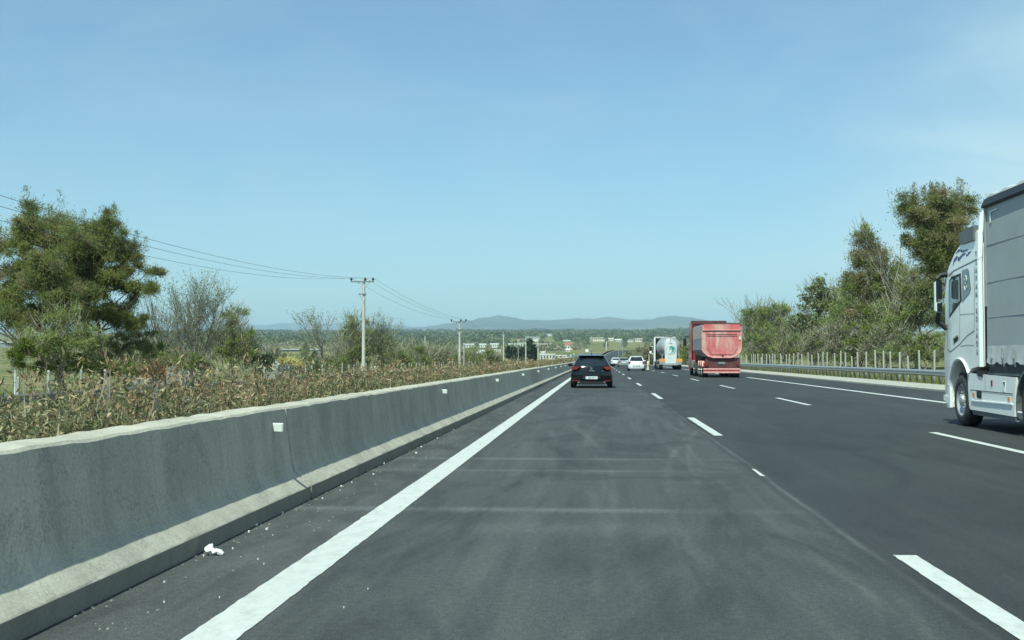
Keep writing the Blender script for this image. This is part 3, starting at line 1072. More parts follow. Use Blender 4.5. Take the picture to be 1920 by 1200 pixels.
    # lettering reading down the rear edge of the cab
    cy, cz = side(1831.5, 568)
    text_mesh('\n'.join('TSAPAN-KOLAOU'), .138, M['grey_ink'], 'lettering', root, (X0 - .006, cy + .0, cz), (0, -1, 0), (0, 0, 1), 1.07, .001)
    # mirrors on the left
    b = MB(); b.tube([(X0 + .02, 23.93, 2.93), (X0 - .1, 24.0, 2.92), (X0 - .19, 23.98, 2.84)], [.06, .05, .035], 8); b.build('mirror_arm', M['black'], root, True)
    b = MB(); b.tube([(X0 + .0, 24.0, 1.86), (X0 - .15, 24.06, 2.02), (X0 - .165, 23.95, 2.2)], [.05, .06, .045], 8)
    mi = b.build('mirror_arm', M['black'], root, True)
    b = MB(); b.box((X0 - .165, 23.95, 2.63), (.115, .12, .37), rz=radians(8), bev=.03); b.build('mirror_housing', M['black'], mi, True)
    b = MB(); b.box((X0 - .165, 23.95, 2.28), (.115, .12, .21), rz=radians(8), bev=.03); b.build('mirror_housing', M['white_paint'], mi, True)
    b = MB(); b.box((X0 - .165, 23.885, 2.63), (.10, .012, .38), rz=radians(8)); b.build('mirror_glass', M['glass'], mi)
    b = MB(); b.box((X0 - .165, 23.885, 2.28), (.10, .012, .18), rz=radians(8)); b.build('mirror_glass', M['glass'], mi)
    b = MB(); b.box((X0 - .232, 23.95, 2.5), (.015, .11, .58), bev=.008); b.build('mirror_edge', M['white_bright'], mi)
    # windscreen and right-hand windows
    b = MB(); b.add([(X0 + .35, 24.43, 2.12), (X1 - .35, 24.43, 2.12), (X1 - .35, 24.05, 2.90), (X0 + .35, 24.05, 2.90)], [(0, 1, 2, 3)]); b.build('windscreen', M['glass'], root)
    b = MB(); b.prism([(22.5, 2.3), (24.0, 2.1), (23.8, 2.85), (22.6, 2.95)], 'x', X1 - .005, X1 + .006); b.build('window', M['glass'], root)
    # wheel-arch lining
    b = MB(); b.box((X0 + .45, 23.18, .82), (.30, 1.34, .74)); b.box((X1 - .45, 23.18, .82), (.30, 1.34, .74)); b.build('wheel_housing', M['black'], root)
    # arch lip
    b = MB()
    pts = [(X0 - .008, 23.18 - .73 * cos(a), .52 + .75 * sin(a)) for a in [radians(v) for v in range(40, 172, 11)]]
    b.tube(pts, .028, 5); b.build('arch_lip', M['white_paint'], root, True)
    # bumper corner and step flap
    b = MB(); b.prism([side(*q) for q in [(1770.5, 740), (1778, 742), (1784, 752), (1784, 763), (1774, 752), (1770.5, 750)]], 'x', X0 - .012, X0 + .25); b.build('bumper', M['white_bright'], root)
    b = MB(); b.prism([side(*q) for q in [(1779.5, 727), (1783.8, 726), (1784.5, 764), (1782, 765)]], 'x', X0 - .03, X0 + .02); b.build('mud_flap', M['white_bright'], root)
    b = MB(); b.box((8.1, 22.4, .75), (2.2, 3.6, .5)); b.box((8.1, 18.2, .82), (1.0, 6.8, .35)); b.build('chassis', M['black'], root)
    # side skirt
    sk = panel('side_skirt', [(1812.5, 697), (1820, 700), (1903.5, 708), (1900.5, 781.5), (1818, 767.5), (1816, 760)], M['white_paint'], root, .05, proud=-.01)
    line([(1819, 731), (1898.5, 739)], .018, proud=-.004).build('panel_gap', M['seam'], sk)
    line([(1846.5, 702), (1846.5, 733)], .010, proud=-.004).build('panel_gap', M['seam'], sk)
    b = MB(); b.prism([side(*q) for q in [(1821, 750), (1898, 757), (1898, 759.5), (1829, 753)]], 'x', X0 - .012, X0 + .02); b.build('ledge', M['white_bright'], sk)
    panel('recess', [(1820, 731.5), (1830.5, 732.5), (1830.5, 748), (1825, 747)], M['white_bright'], sk, .02, proud=-.004)
    panel('filler_cap', [(1830.5, 732.5), (1839.5, 733.5), (1839.5, 748), (1831, 746)], M['black'], sk, .02, proud=-.002)
    panel('side_marker', [(1823.5, 736), (1827, 736.5), (1827.3, 745), (1825, 744)], M['amber'], sk, .02, proud=.0)
    panel('side_marker', [(1889, 744), (1893, 744.5), (1893, 752), (1889, 751.5)], M['amber'], sk, .02, proud=0)
    panel('side_marker', [(1857.5, 713), (1860, 713), (1860, 724), (1857.5, 723.5)], M['red_lamp'], sk, .02, proud=0)
    panel('recess', [(1878.5, 715), (1884.5, 716), (1883.5, 735), (1879, 733)], M['white_bright'], sk, .02, proud=-.002)
    panel('vent', [(1880.5, 716), (1884, 716.3), (1883, 727)], M['black'], sk, .02, proud=.0)
    b = MB(); b.prism([side(*q) for q in [(1818, 768), (1902, 783), (1903, 791), (1822, 777)]], 'x', X0 + .03, X0 + .08); b.build('under_skirt', M['grey_trim'], root)
    b = MB(); b.prism([side(*q) for q in [(1830, 694), (1842, 695), (1842, 707), (1834, 705)]], 'x', X0 - .005, X0 + .1); b.build('step_bracket', M['black'], root)
    b = MB(); b.prism([side(*q) for q in [(1846, 697), (1908, 700), (1906, 706), (1846, 702)]], 'x', X0 + .06, X0 + .12); b.build('walkway', M['grey_trim'], root)
    # drive wheel guard
    b = MB(); pts = [(19.56 + .60 * cos(a), .5 + .62 * sin(a)) for a in [radians(v) for v in range(-8, 190, 12)]] + [(19.56 + .56 * cos(a), .5 + .58 * sin(a)) for a in [radians(v) for v in range(184, -12, -12)]]
    b.prism(pts, 'x', X0 + .0, X0 + .55); b.build('mudguard', M['grey_trim'], root)
    for sd, xx in ((-1, X0 + .01), (1, X1 - .01)):
        wheel(root, xx, 23.18, .495, .34, sd)
        wheel(root, xx + .02 * -sd, 19.56, .495, .60, sd)
    # behind the cab: dark back wall, ribbed bellows, hoses
    b = MB(); b.box((8.1, 21.98, 2.4), (2.3, .04, 2.5)); b.build('cab_back_wall', M['black'], root)
    b = MB()
    for k in range(30):
        b.box((X0 + .26, 21.72, 1.35 + .075 * k), (.24, .10, .055), bev=.015)
    b.build('bellows', M['grey_trim'], root)
    # trailer
    YA, YB = 21.62, 8.05
    tr = MB(); tr.box((8.125, (YA + YB) / 2, 1.10), (2.46, YA - YB, .14)); tr.box((8.125, (17.5 + YB) / 2, .86), (1.0, 17.5 - YB, .34)); tr.build('trailer_frame', M['black'], root)
    b = MB()
    zs = [1.20, 1.30, 1.42, 1.5, 1.9, 2.6, 3.3, 3.95]
    ny = 110
    V = []
    for j, z in enumerate(zs):
        for i in range(ny + 1):
            y = YA + (YB - YA) * i / ny
            hem = max(0, 1 - (z - 1.2) / .3)
            dx = .012 * sin(y * 5.5) * hem + .028 * hem * sin(y * 12.6 + z * 9) + .0025 * sin(y * 1.9 + z * 1.3) - .02 * hem
            zz = z + (.03 * sin(y * 12.6) * hem if j == 0 else 0)
            V.append((X0 + .02 + dx, y, zz))
    b.add(V, [(j * (ny + 1) + i, j * (ny + 1) + i + 1, (j + 1) * (ny + 1) + i + 1, (j + 1) * (ny + 1) + i) for j in range(3, len(zs) - 1) for i in range(ny)])
    cu = b.build('curtain', M['curtain'], root, True, 60)
    b2 = MB(); b2.add(V[:4 * (ny + 1)], [(j * (ny + 1) + i, j * (ny + 1) + i + 1, (j + 1) * (ny + 1) + i + 1, (j + 1) * (ny + 1) + i) for j in range(3) for i in range(ny)])
    b2.build('hem', M['curtain_low'], cu, True, 60)
    b = MB(); b.prism([(YA - .01, 1.15), (YA - .01, 3.97), (YB, 3.97), (YB, 1.15)], 'x', X0 + .08, X1); b.build('trailer_body', M['curtain'], root)
    for k in range(24):
        y = YA - .33 - .55 * k
        b = MB(); b.box((X0 - .015, y, 1.36), (.02, .035, .20)); b.box((X0 - .02, y, 1.30), (.035, .06, .06), bev=.01); b.tube([(X0 - .015, y, 1.28), (X0 + .02, y + .02, 1.14)], .012, 4)
        b.build('buckle', M['galv'], cu)
    b = MB(); b.box((X0 + .0, YA - .02, 3.1), (.035, .04, 1.8)); b.build('curtain_pole', M['galv'], root)
    b = MB()
    q = [side(*p, X=X0 - .0) for p in ((1852.5, 397), (1867, 391), (1867, 393.5), (1855, 398.5), (1855, 418), (1852.5, 418.5))]
    b.prism([(p[0] - .05, p[1]) for p in q], 'x', X0 + .004, X0 + .014); b.build('corner_mark', M['reflector'], cu)
    for z in (3.28, 2.62, 2.0):
        b = MB(); b.box((X0 + .017, (YA + YB) / 2, z), (.008, YA - YB - .1, .006)); b.build('curtain_seam', M['curtain'], cu)
    b = MB(); b.prism([(X0 - .03, 3.95), (X0 - .045, 3.98), (X0 + .01, 4.11), (X0 + .12, 4.12), (X0 + .12, 3.95)], 'y', YB, YA + .06); b.build('roof_rail', M['black'], root)
    b = MB()
    pr = [(X0 + .02, 4.122), (X0 + .03, 4.16), (X0 + .12, 4.20), (8.1, 4.23), (X1 - .12, 4.20), (X1 - .02, 4.13), (X1, 3.96), (X0 + .1, 3.96), (X0 + .1, 4.122)]
    rr = []
    for i in range(56):
        y = YA + (YB - YA) * i / 55.0
        rr.append([(p[0], y, p[1] + (.018 * sin(i * 1.9) if p[1] > 4.13 else 0)) for p in pr])
    b.loft(rr); b.build('roof', M['curtain_low'], root)
    b = MB(); b.box((8.125, YB - .02, 2.55), (2.5, .05, 2.9)); b.build('rear_doors', M['white_paint'], root)
    b = MB(); b.box((8.125, YB - .03, .55), (2.4, .1, .14)); b.build('rear_bumper', M['grey_trim'], root)
    for y in (10.9, 12.2, 13.5):
        for sd, xx in ((-1, X0 + .04), (1, X1 - .04)):
            wheel(root, xx, y, .49, .40, sd)
    return root
white_lorry()

# ------------------------------------------------------------------ red tipper lorry
def red_tipper():
    Y0 = 80.0
    cx = 8.19
    root = thing('tipper_lorry', (cx, Y0 + 5, 0), 'red tipper lorry with a dusty scuffed tailgate driving ahead in the right lane', 'lorry')
    sec = [(-1.30, 1.86), (-1.22, 1.70), (-.92, 1.44), (-.60, 1.34), (.60, 1.34), (.92, 1.44), (1.22, 1.70), (1.30, 1.86), (1.30, 3.42), (1.20, 3.56), (-1.20, 3.56), (-1.30, 3.42)]
    b = MB(); b.prism([(cx + x * .985, z) for x, z in sec], 'y', Y0 + .10, Y0 + 8.0); body = b.build('tipper_body', M['tip_side'], root)
    # tailgate: plate, raised rim, recessed field
    b = MB(); b.prism([(cx + x, z) for x, z in sec if z < 3.1] + [(cx + 1.30, 3.10), (cx - 1.30, 3.10)], 'y', Y0, Y0 + .096); tg = b.build('tailgate', M['red_dusty'], root)
    low = [(cx - 1.285, 3.08)] + [(cx + x * .99, z) for x, z in sec if z < 1.9] + [(cx + 1.285, 3.08)]
    b = MB(); b.tube([(x, Y0 - .01, z) for x, z in low], .045, 6); b.build('tailgate_rim', M['red_edge'], tg, True)
    fr = [(cx - 1.0, 2.80), (cx - 1.0, 2.0), (cx - .66, 1.58), (cx + .72, 1.58), (cx + 1.02, 2.0), (cx + 1.02, 2.80)]
    b = MB()
    for a, c in zip(fr, fr[1:] + fr[:1]):
        b.tube([(a[0], Y0 - .01, a[1]), (c[0], Y0 - .01, c[1])], .035, 4)
    b.build('tailgate_frame', M['red_dusty'], tg)
    b = MB(); b.box((cx + .01, Y0 - .012, 2.865), (2.02, .03, .05)); b.build('tailgate_slot', M['maroon'], tg)
    # upper flap
    b = MB(); b.prism([(cx - 1.27, 3.14), (cx + 1.30, 3.14), (cx + 1.31, 3.44), (cx + 1.2, 3.585), (cx - 1.18, 3.60), (cx - 1.28, 3.46)], 'y', Y0 - .045, Y0 + .12); fl = b.build('upper_flap', M['red_dusty'], root)
    b = MB(); b.box((cx, Y0 - .05, 3.165), (2.56, .04, .05)); b.build('flap_edge', M['red_edge'], fl)
    b = MB(); b.tube([(cx - 1.24, Y0 - .045, 3.50), (cx - 1.17, Y0 - .045, 3.60), (cx + 1.18, Y0 - .045, 3.60), (cx + 1.28, Y0 - .045, 3.46)], .028, 5); b.build('flap_edge', M['maroon'], fl)
    b = MB(); b.box((cx + 1.2, Y0 - .04, 2.62), (.13, .05, .22), bev=.02); b.build('white_sticker', M['reflector'], tg)
    b = MB(); b.box((cx + .05, Y0 - .04, 1.45), (.12, .06, .1)); b.build('latch', M['maroon'], tg)
    # side panel with ribs: upper ribbed part
    for k in range(14):
        b = MB(); b.box((cx - 1.295, Y0 + .5 + .55 * k, 3.05), (.04, .12, .85)); b.build('side_rib', M['tip_side'], body)
    # chassis rear
    b = MB(); b.prism([(cx - 1.0, 1.33), (cx + 1.2, 1.33), (cx + 1.22, 1.0), (cx + 1.22, .62), (cx - 1.1, .62), (cx - 1.1, 1.0)], 'y', Y0 + .12, Y0 + .5)
    b.box((cx, Y0 + 4, .95), (1.1, 7.6, .4)); ch = b.build('chassis', M['maroon'], root)
    b = MB(); b.box((cx, Y0 + .095, .97), (.44, .03, .13)); b.build('number_plate', M['galv'], ch)
    text_mesh('P 52107', .10, M['ink'], 'lettering', ch, (cx, Y0 + .075, .97), (1, 0, 0), (0, 0, 1))
    for s, sz in ((-1, (.34, .06, .24)), (1, (.16, .06, .17))):
        b = MB(); b.box((cx + s * 1.05, Y0 + .08, .86), sz, bev=.02); b.build('tail_lamp', M['red_lamp'], ch, True)
    b = MB(); b.box((cx, Y0 + .02, .56), (2.44, .10, .10), bev=.02); b.build('bumper_bar', M['red_edge'], root)
    b = MB(); b.box((cx, Y0 + .03, .46), (2.40, .08, .09)); b.build('bumper_bar', M['red_paint'], root)
    b = MB(); b.box((cx, Y0 + .02, .345), (2.44, .10, .11), bev=.02); b.build('bumper_bar', M['red_edge'], root)
    for s in (-1, 1):
        for k, y in enumerate((81.05, 82.4, 83.75)):
            wheel(root, cx + s * 1.26, y, .50, .42, s, n=20)
            b = MB(); pts = [(y + .60 * cos(a), .52 + .60 * sin(a)) for a in [radians(v) for v in range(20, 170, 15)]] + [(y + .56 * cos(a), .52 + .56 * sin(a)) for a in [radians(v) for v in range(160, 15, -15)]]
            b.prism(pts, 'x', min(cx + s * 1.27, cx + s * .85), max(cx + s * 1.27, cx + s * .85)); b.build('mudguard', M['red_edge'], root)
        wheel(root, cx + s * 1.26, 87.4, .50, .55, s, n=20)
        wheel(root, cx + s * 1.26, 91.1, .50, .34, s, n=20)
    # tractor cab ahead of the body
    xa, xb = cx - 1.33, cx + 1.25
    b = MB()
    pf = [(88.7, .95), (90.4, .95), (90.5, .5), (92.0, .45), (92.1, 1.2), (92.05, 2.0), (91.7, 2.9), (91.2, 3.5), (90.4, 3.85), (88.7, 3.9)]
    b.loft([[(x, y - dy * sst(91, 92, y), z) for y, z in pf] for x, dy in ((xa, .35), (xa + .1, .1), (xa + .3, 0), (xb - .3, 0), (xb - .1, .1), (xb, .35))])
    cab = b.build('cab', M['red_paint'], root, True, 30)
    b = MB(); b.box((cx - .04, 88.66, 3.0), (2.3, .04, 1.7)); b.build('cab_back_wall', M['maroon'], root)
    b = MB(); b.prism([(88.6, 3.8), (90.3, 3.85), (89.4, 4.0), (88.6, 4.06)], 'x', xa + .02, xb - .02); b.build('roof_deflector', M['maroon'], root)
    for s, xx in ((-1, xa), (1, xb)):
        b = MB(); b.box((xx, 88.55, 2.4), (.06, .35, 2.9)); b.build('side_fairing', M['red_paint'], root)
        b = MB(); b.prism([(90.4, 2.1), (91.7, 2.05), (91.4, 2.8), (90.5, 2.85)], 'x', xx - .008 if s < 0 else xx - .006, xx + .006 if s < 0 else xx + .008); b.build('window', M['glass'], cab)
        b = MB(); b.tube([(xx, 91.4, 2.95), (xx + s * .28, 91.5, 2.9)], .04, 6); b.build('mirror_arm', M['black'], root); b = MB(); b.tube([(xx, 91.5, 1.9), (xx + s * .28, 91.5, 2.1)], .04, 6)
        ma = b.build('mirror_arm', M['black'], root)
        b = MB(); b.box((xx + s * .28, 91.45, 2.5), (.24, .16, .62), bev=.04); b.build('mirror_housing', M['black'], ma, True)
    b = MB(); b.box((cx, 90.4, .75), (2.0, 3.0, .4)); b.build('tractor_chassis', M['black'], root)
    b = MB(); b.box((xa + .15, 89.0, .85), (.3, 1.6, .6), bev=.06); b.build('fuel_tank', M['galv_dark'], root)
    # grey ribbed pipe work between cab and body on the left
    b = MB(); b.box((cx - .85, Y0 + 8.25, 2.3), (.5, .3, 2.2)); b.build('hydraulic_ram', M['galv_dark'], root)
    return root
red_tipper()

# ------------------------------------------------------------------ silo tanker
M['shield'] = simple('shield_lacquer', (.62, .66, .64), .4, var=.08, scale=2, coat=.3, dirt=((.45, .44, .38), .4))
def tanker():
    Y0 = 135.0; cx = 8.12
    root = thing('tanker_lorry', (cx, Y0 + 6, 0), 'white and steel tanker lorry with a green round emblem on its rear shield', 'lorry')
    b = MB(); b.lathe([(-.1, .02), (-.08, .5), (.12, .86), (.5, 1.08), (1.1, 1.17), (8.4, 1.17), (8.9, 1.02), (9.1, .6), (9.15, .02)], (cx, Y0 + .7, 2.62), 'y', 32, False)
    tk = b.build('tank', M['steel'], root, True, 40)
    for y in (1.9, 3.9, 5.9, 7.9):
        b = MB(); b.lathe([(y - .04, 1.172), (y - .04, 1.20), (y + .04, 1.20), (y + .04, 1.172)], (cx, Y0 + .7, 2.62), 'y', 32, False); b.build('tank_band', M['galv'], tk, True)
    b = MB(); b.box((cx, Y0 + 5, 3.84), (.5, 7.4, .03)); 
    for k in range(3): b.lathe([(0, .28), (.12, .28), (.14, .2)], (cx, Y0 + 2.4 + 2.5 * k, 3.76), 'z', 16)
    b.build('catwalk', M['galv'], root)
    pts = [(cx + x, z) for x, z in ((-.58, .72), (.58, .72), (.66, 1.4), (.68, 2.5), (.64, 2.92), (.50, 3.2), (.26, 3.36), (0, 3.41), (-.26, 3.36), (-.50, 3.2), (-.64, 2.92), (-.68, 2.5), (-.66, 1.4))]
    b = MB(); b.prism(pts, 'y', Y0 - .10, Y0 - .02); sh = b.build('rear_shield', M['shield'], root)
    b = MB(); b.box((cx, Y0 - .11, 3.42), (.05, .04, .5)); b.box((cx, Y0 - .12, 2.98), (.34, .03, .05)); b.build('hinge', M['galv_dark'], sh)
    # emblem: a teal disc swept by two white leaf strokes, in a pale ring
    ex, ez, er = cx + .05, 2.18, .46
    b = MB(); b.lathe([(0, er * 1.22), (-.006, er * 1.2), (-.006, er * 1.14), (0, er * 1.12)], (ex - .03, Y0 - .102, ez), 'y', 36, False); em = b.build('emblem_ring', M['galv'], sh)
    n = 28
    outer = [(ex + er * cos(a), ez + er * sin(a)) for a in [radians(-118 + 238 * i / n) for i in range(n + 1)]]
    inner = [(ex - .05 + er * .52 * cos(a) - .06, ez - .02 + er * .62 * sin(a)) for a in [radians(-95 + 190 * i / n) for i in range(n + 1)]]
    b = MB()
    V = [(p[0], Y0 - .112, p[1]) for p in outer] + [(p[0], Y0 - .112, p[1]) for p in inner]
    b.add(V, [(i, i + 1, n + 1 + i + 1, n + 1 + i) for i in range(n)])
    b.build('emblem_swirl', M['teal'], sh)
    b = MB(); V = []
    for i in range(13):
        a = radians(150 - 150 * i / 12.0)
        for rr in (.30, .30 - .10 * sin(pi * i / 12.0)):
            V.append((ex - .12 + rr * .7 * cos(a), Y0 - .112, ez - .10 + rr * sin(a)))
    b.add(V, [(2 * i, 2 * i + 1, 2 * i + 3, 2 * i + 2) for i in range(12)]); b.build('emblem_swirl', M['teal'], sh)
    b = MB(); V = []
    for i in range(13):
        a = radians(20 - 130 * i / 12.0)
        for rr in (.84, .74 - .06 * sin(pi * i / 12.0)):
            V.append((ex + er * rr * cos(a), Y0 - .116, ez + er * rr * sin(a)))
    b.add(V, [(2 * i, 2 * i + 1, 2 * i + 3, 2 * i + 2) for i in range(12)]); b.build('emblem_stroke', M['white_bright'], sh)
    b = MB(); b.box((cx, Y0 + .1, .95), (2.4, .2, .16)); b.box((cx, Y0 + 4.6, .95), (1.0, 9, .35)); b.build('chassis', M['galv_dark'], root)
    for s in (-1, 1):
        b = MB(); b.box((cx + s * .95, Y0 - .06, 1.05), (.66, .05, .38), bev=.015); b.build('orange_panel', M['orange_panel'], root)
        b = MB(); b.tube([(cx + s * .95, Y0 - .02, 1.24), (cx + s * .95, Y0 - .02, 1.72), (cx + s * .8, Y0, 1.75)], .07, 6); b.build('hose_bracket', M['galv'], root)
        for y in (136.3, 137.6, 138.9, 143.2):
            wheel(root, cx + s * 1.26, y, .5, .42, s, n=16)
        wheel(root, cx + s * 1.26, 147.2, .5, .34, s, n=16)
        b = MB(); b.box((cx + s * 1.24, Y0 + 2.6, 1.12), (.10, 4.6, .06)); b.box((cx + s * 1.24, Y0 + .3, .95), (.1, .05, .4)); b.build('mudguard', M['galv'], root)
    b = MB(); b.box((cx, Y0 - .04, .74), (2.46, .08, .34), bev=.02); b.build('rear_panel', M['galv'], root)
    b = MB(); b.box((cx, Y0 - .10, .62), (1.7, .06, .26), bev=.02); b.build('rear_bumper', M['steel'], root)
    xa, xb = cx - 1.36, cx + 1.25
    b = MB()
    pf = [(145.6, .9), (146.7, .95), (146.8, .45), (148.3, .4), (148.35, 1.6), (148.1, 2.6), (147.6, 3.4), (146.9, 3.75), (145.6, 3.85)]
    b.loft([[(x, y - dy * sst(147.3, 148.3, y), z) for y, z in pf] for x, dy in ((xa, .35), (xa + .1, .1), (xa + .3, 0), (xb - .3, 0), (xb - .1, .1), (xb, .35))])
    cab = b.build('cab', M['white_car'], root, True, 30)
    b = MB(); b.box((cx - .05, 145.55, 2.4), (2.4, .05, 2.5)); b.build('cab_back_wall', M['black'], root)
    b = MB()
    b.box((xa + .1, 145.3, 2.4), (.08, .4, 2.9)); b.box((xb - .1, 145.3, 2.4), (.08, .4, 2.9)); b.box((cx - .05, 145.3, 3.86), (2.5, .5, .06)); b.build('cab_fairing', M['white_car'], root)
    for s, xx in ((-1, xa), (1, xb)):
        b = MB(); b.tube([(xx, 147.8, 2.75), (xx + s * .3, 147.9, 2.7)], .04, 5); b.build('mirror_arm', M['white_car'], root); b = MB(); b.tube([(xx, 147.8, 1.8), (xx + s * .3, 147.9, 1.9)], .04, 5); ma = b.build('mirror_arm', M['white_car'], root)
        b = MB(); b.box((xx + s * .32, 147.85, 2.46), (.30, .18, .5), bev=.04); b.build('mirror_housing', M['black'], ma)
        b = MB(); b.box((xx + s * .32, 147.85, 2.02), (.30, .18, .32), bev=.04); b.build('mirror_housing', M['white_car'], ma)
        b = MB(); b.prism([(146.6, 2.0), (148.0, 1.95), (147.8, 2.7), (146.7, 2.75)], 'x', xx - .008, xx + .008); b.build('window', M['glass'], cab)
    return root
tanker()

# ------------------------------------------------------------------ cars
def car(name, loc, label, cat, levels, glass_lv, paint, wheels, wr=.31, roof_smooth=45, group=None):
    """levels: (z, half width, rear y, front y); the shell is lofted upward through rounded plan outlines"""
    cx, y0 = loc
    z0 = P(y0)
    root = thing(name, (cx, y0, z0), label, cat, group)
    rings = []
    for z, hw, yr, yf in levels:
        c = .30; bul = .05
        L_ = yf - yr
        pts = [(-1, yr + c), (-.955, yr + .32 * c), (-.85, yr + .03), (-.45, yr - bul * .7), (0, yr - bul), (.45, yr - bul * .7), (.85, yr + .03), (.955, yr + .32 * c), (1, yr + c)]
        for k in range(1, 6): pts.append((1, yr + c + (L_ - 2 * c) * k / 6.0))
        pts += [(1, yf - c), (.955, yf - .34 * c), (.85, yf - .04), (.45, yf + bul), (0, yf + bul * 1.3), (-.45, yf + bul), (-.85, yf - .04), (-.955, yf - .34 * c), (-1, yf - c)]
        for k in range(5, 0, -1): pts.append((-1, yr + c + (L_ - 2 * c) * k / 6.0))
        rings.append([(cx + a * hw, y0 + b_, z0 + z) for a, b_ in pts])
    n = len(rings[0])
    body, rearg, sideg, frontg = MB(), MB(), MB(), MB()
    V = [p for r in rings for p in r]
    for mb in (body, rearg, sideg, frontg): mb.v = list(V)
    for i in range(len(rings) - 1):
        for j in range(n):
            k = (j + 1) % n
            f = (i * n + j, i * n + k, (i + 1) * n + k, (i + 1) * n + j)
            dst = body
            if i == glass_lv:
                if 2 <= j < 6: dst = rearg
                elif 9 <= j < 14 or 23 <= j < 28: dst = sideg
                elif 16 <= j < 20: dst = frontg
            dst.f.append(f)
    m_ = len(rings) - 1
    body.f.append(tuple(m_ * n + j for j in range(n)))
    body.f.append(tuple(reversed(range(n))))
    def clean(mb):
        used = sorted({i for f in mb.f for i in f}); mp_ = {u: i for i, u in enumerate(used)}
        mb.v = [mb.v[u] for u in used]; mb.f = [tuple(mp_[i] for i in f) for f in mb.f]
        return mb
    bo = clean(body).build('body', paint, root, True, roof_smooth)
    clean(rearg).build('rear_window', M['glass'], root)
    clean(sideg).build('side_windows', M['glass'], root)
    clean(frontg).build('windscreen', M['glass'], root)
    hwm = max(l[1] for l in levels)
    for s in (-1, 1):
        for yw in wheels:
            b = MB(); b.lathe([(0, wr + .06), (.008 * s, wr + .055), (.008 * s, .01)], (cx + s * (hwm - .002), y0 + yw, z0 + wr), 'x', 20); b.build('wheel_arch', M['black'], root)
            ORG_z = z0
            t = wheel(root, cx + s * (hwm + .012), y0 + yw, wr, .22, s, n=18)
            if z0: t.location.z = z0
    return root

def add_box(root, name, mat, c, d, bev=.01, rz=0, rx=0, smooth=True):
    b = MB(); b.box((c[0], c[1], c[2]), d, rz=rz, bev=bev, rx=rx)
    return b.build(name, mat, root, smooth, 30)

# black hatchback in our lane
bx, by = -.30, 51.5
BL = [(.18, .80, .20, 3.9), (.22, .86, .10, 4.0), (.34, .885, .02, 4.05), (.55, .892, .0, 4.06), (.68, .89, .015, 4.0), (.76, .885, .06, 3.9), (.88, .86, .09, 3.3), (.96, .80, .14, 2.95), (1.31, .615, .50, 2.2), (1.39, .58, .62, 2.05), (1.44, .50, .85, 1.9), (1.455, .36, 1.05, 1.7)]
bc = car('hatchback_car', (bx, by), 'black hatchback directly ahead in the left lane, seen from behind', 'car', BL, 7, M['black_paint'], (.72, 3.28), .31)
def rear_prism(root, name, mat, poly, y0, y1, parent=None):
    b = MB(); b.prism(poly, 'y', y0, y1)
    return b.build(name, mat, parent or root)
for s in (-1, 1):
    rear_prism(bc, 'tail_lamp', M['red_lamp'], [(bx + s * .50, .925), (bx + s * .82, .935), (bx + s * .86, .87), (bx + s * .84, .80), (bx + s * .64, .79)], by - .012, by + .22)
    rear_prism(bc, 'bumper_reflector', M['red_lamp'], [(bx + s * .55, .325), (bx + s * .80, .35), (bx + s * .80, .31), (bx + s * .57, .295)], by - .032, by + .1)
    rear_prism(bc, 'exhaust_trim', M['chrome'], [(bx + s * .42, .225), (bx + s * .60, .225), (bx + s * .57, .275), (bx + s * .44, .275)], by - .02, by + .15)
    b = MB(); b.box((bx + s * .97, by + 2.55, .985), (.20, .11, .13), bev=.04); b.box((bx + s * .86, by + 2.55, .96), (.1, .06, .05)); b.build('mirror', M['black_paint'], bc, True)
pl = add_box(bc, 'number_plate', M['plate'], (bx, by - .062, .445), (.52, .02, .115), .004)
add_box(bc, 'plate_band', M['plate_blue'], (bx - .235, by - .074, .445), (.05, .006, .112), 0)
text_mesh('IZX-4717', .095, M['ink'], 'lettering', pl, (bx + .03, by - .075, .445), (1, 0, 0), (0, 0, 1), 1, .002)
rear_prism(bc, 'plate_recess', M['black'], [(bx - .42, .40), (bx + .42, .40), (bx + .34, .53), (bx - .34, .53)], by - .052, by + .02)
rear_prism(bc, 'diffuser', M['black'], [(bx - .6, .17), (bx + .6, .17), (bx + .5, .29), (bx - .5, .29)], by - .045, by + .1)
rear_prism(bc, 'diffuser_trim', M['galv'], [(bx - .62, .115), (bx + .64, .115), (bx + .64, .165), (bx - .62, .165)], by + .05, by + .2)
b = MB()
for q in ((-.05, .05, .885), (-.05, .05, .845), (-.05, .05, .805)): pass
b.tube([(bx + .045, by + .03, .885), (bx + .0, by + .02, .90), (bx - .045, by + .03, .88), (bx - .03, by + .02, .862), (bx + .03, by + .02, .848), (bx + .045, by + .02, .825), (bx, by + .01, .808), (bx - .045, by + .01, .825)], .012, 5); b.build('emblem', M['chrome'], bc)
text_mesh('I B I Z A', .062, M['chrome'], 'lettering', bc, (bx + .02, by - .045, .745), (1, 0, 0), (0, 0, 1), 1, .002, ext=.03)
text_mesh('FR', .045, M['chrome'], 'lettering', bc, (bx + .48, by - .02, .735), (1, 0, 0), (0, 0, 1), 1, .001, ext=.03)
add_box(bc, 'roof_spoiler', M['black_paint'], (bx, by + .56, 1.405), (1.10, .34, .035), .015, rx=radians(5))
b = MB(); b.tube([(bx + .0, by + 1.1, 1.45), (bx + .0, by + .95, 1.62)], [.012, .006], 5); b.tube([(bx, by + 1.13, 1.44), (bx, by + 1.08, 1.475)], [.05, .02], 6); b.build('antenna', M['black'], bc)
b = MB(); b.tube([(bx - .05, by + .14, .985), (bx + .32, by + .19, 1.03)], .012, 4); b.build('rear_wiper', M['black'], bc)

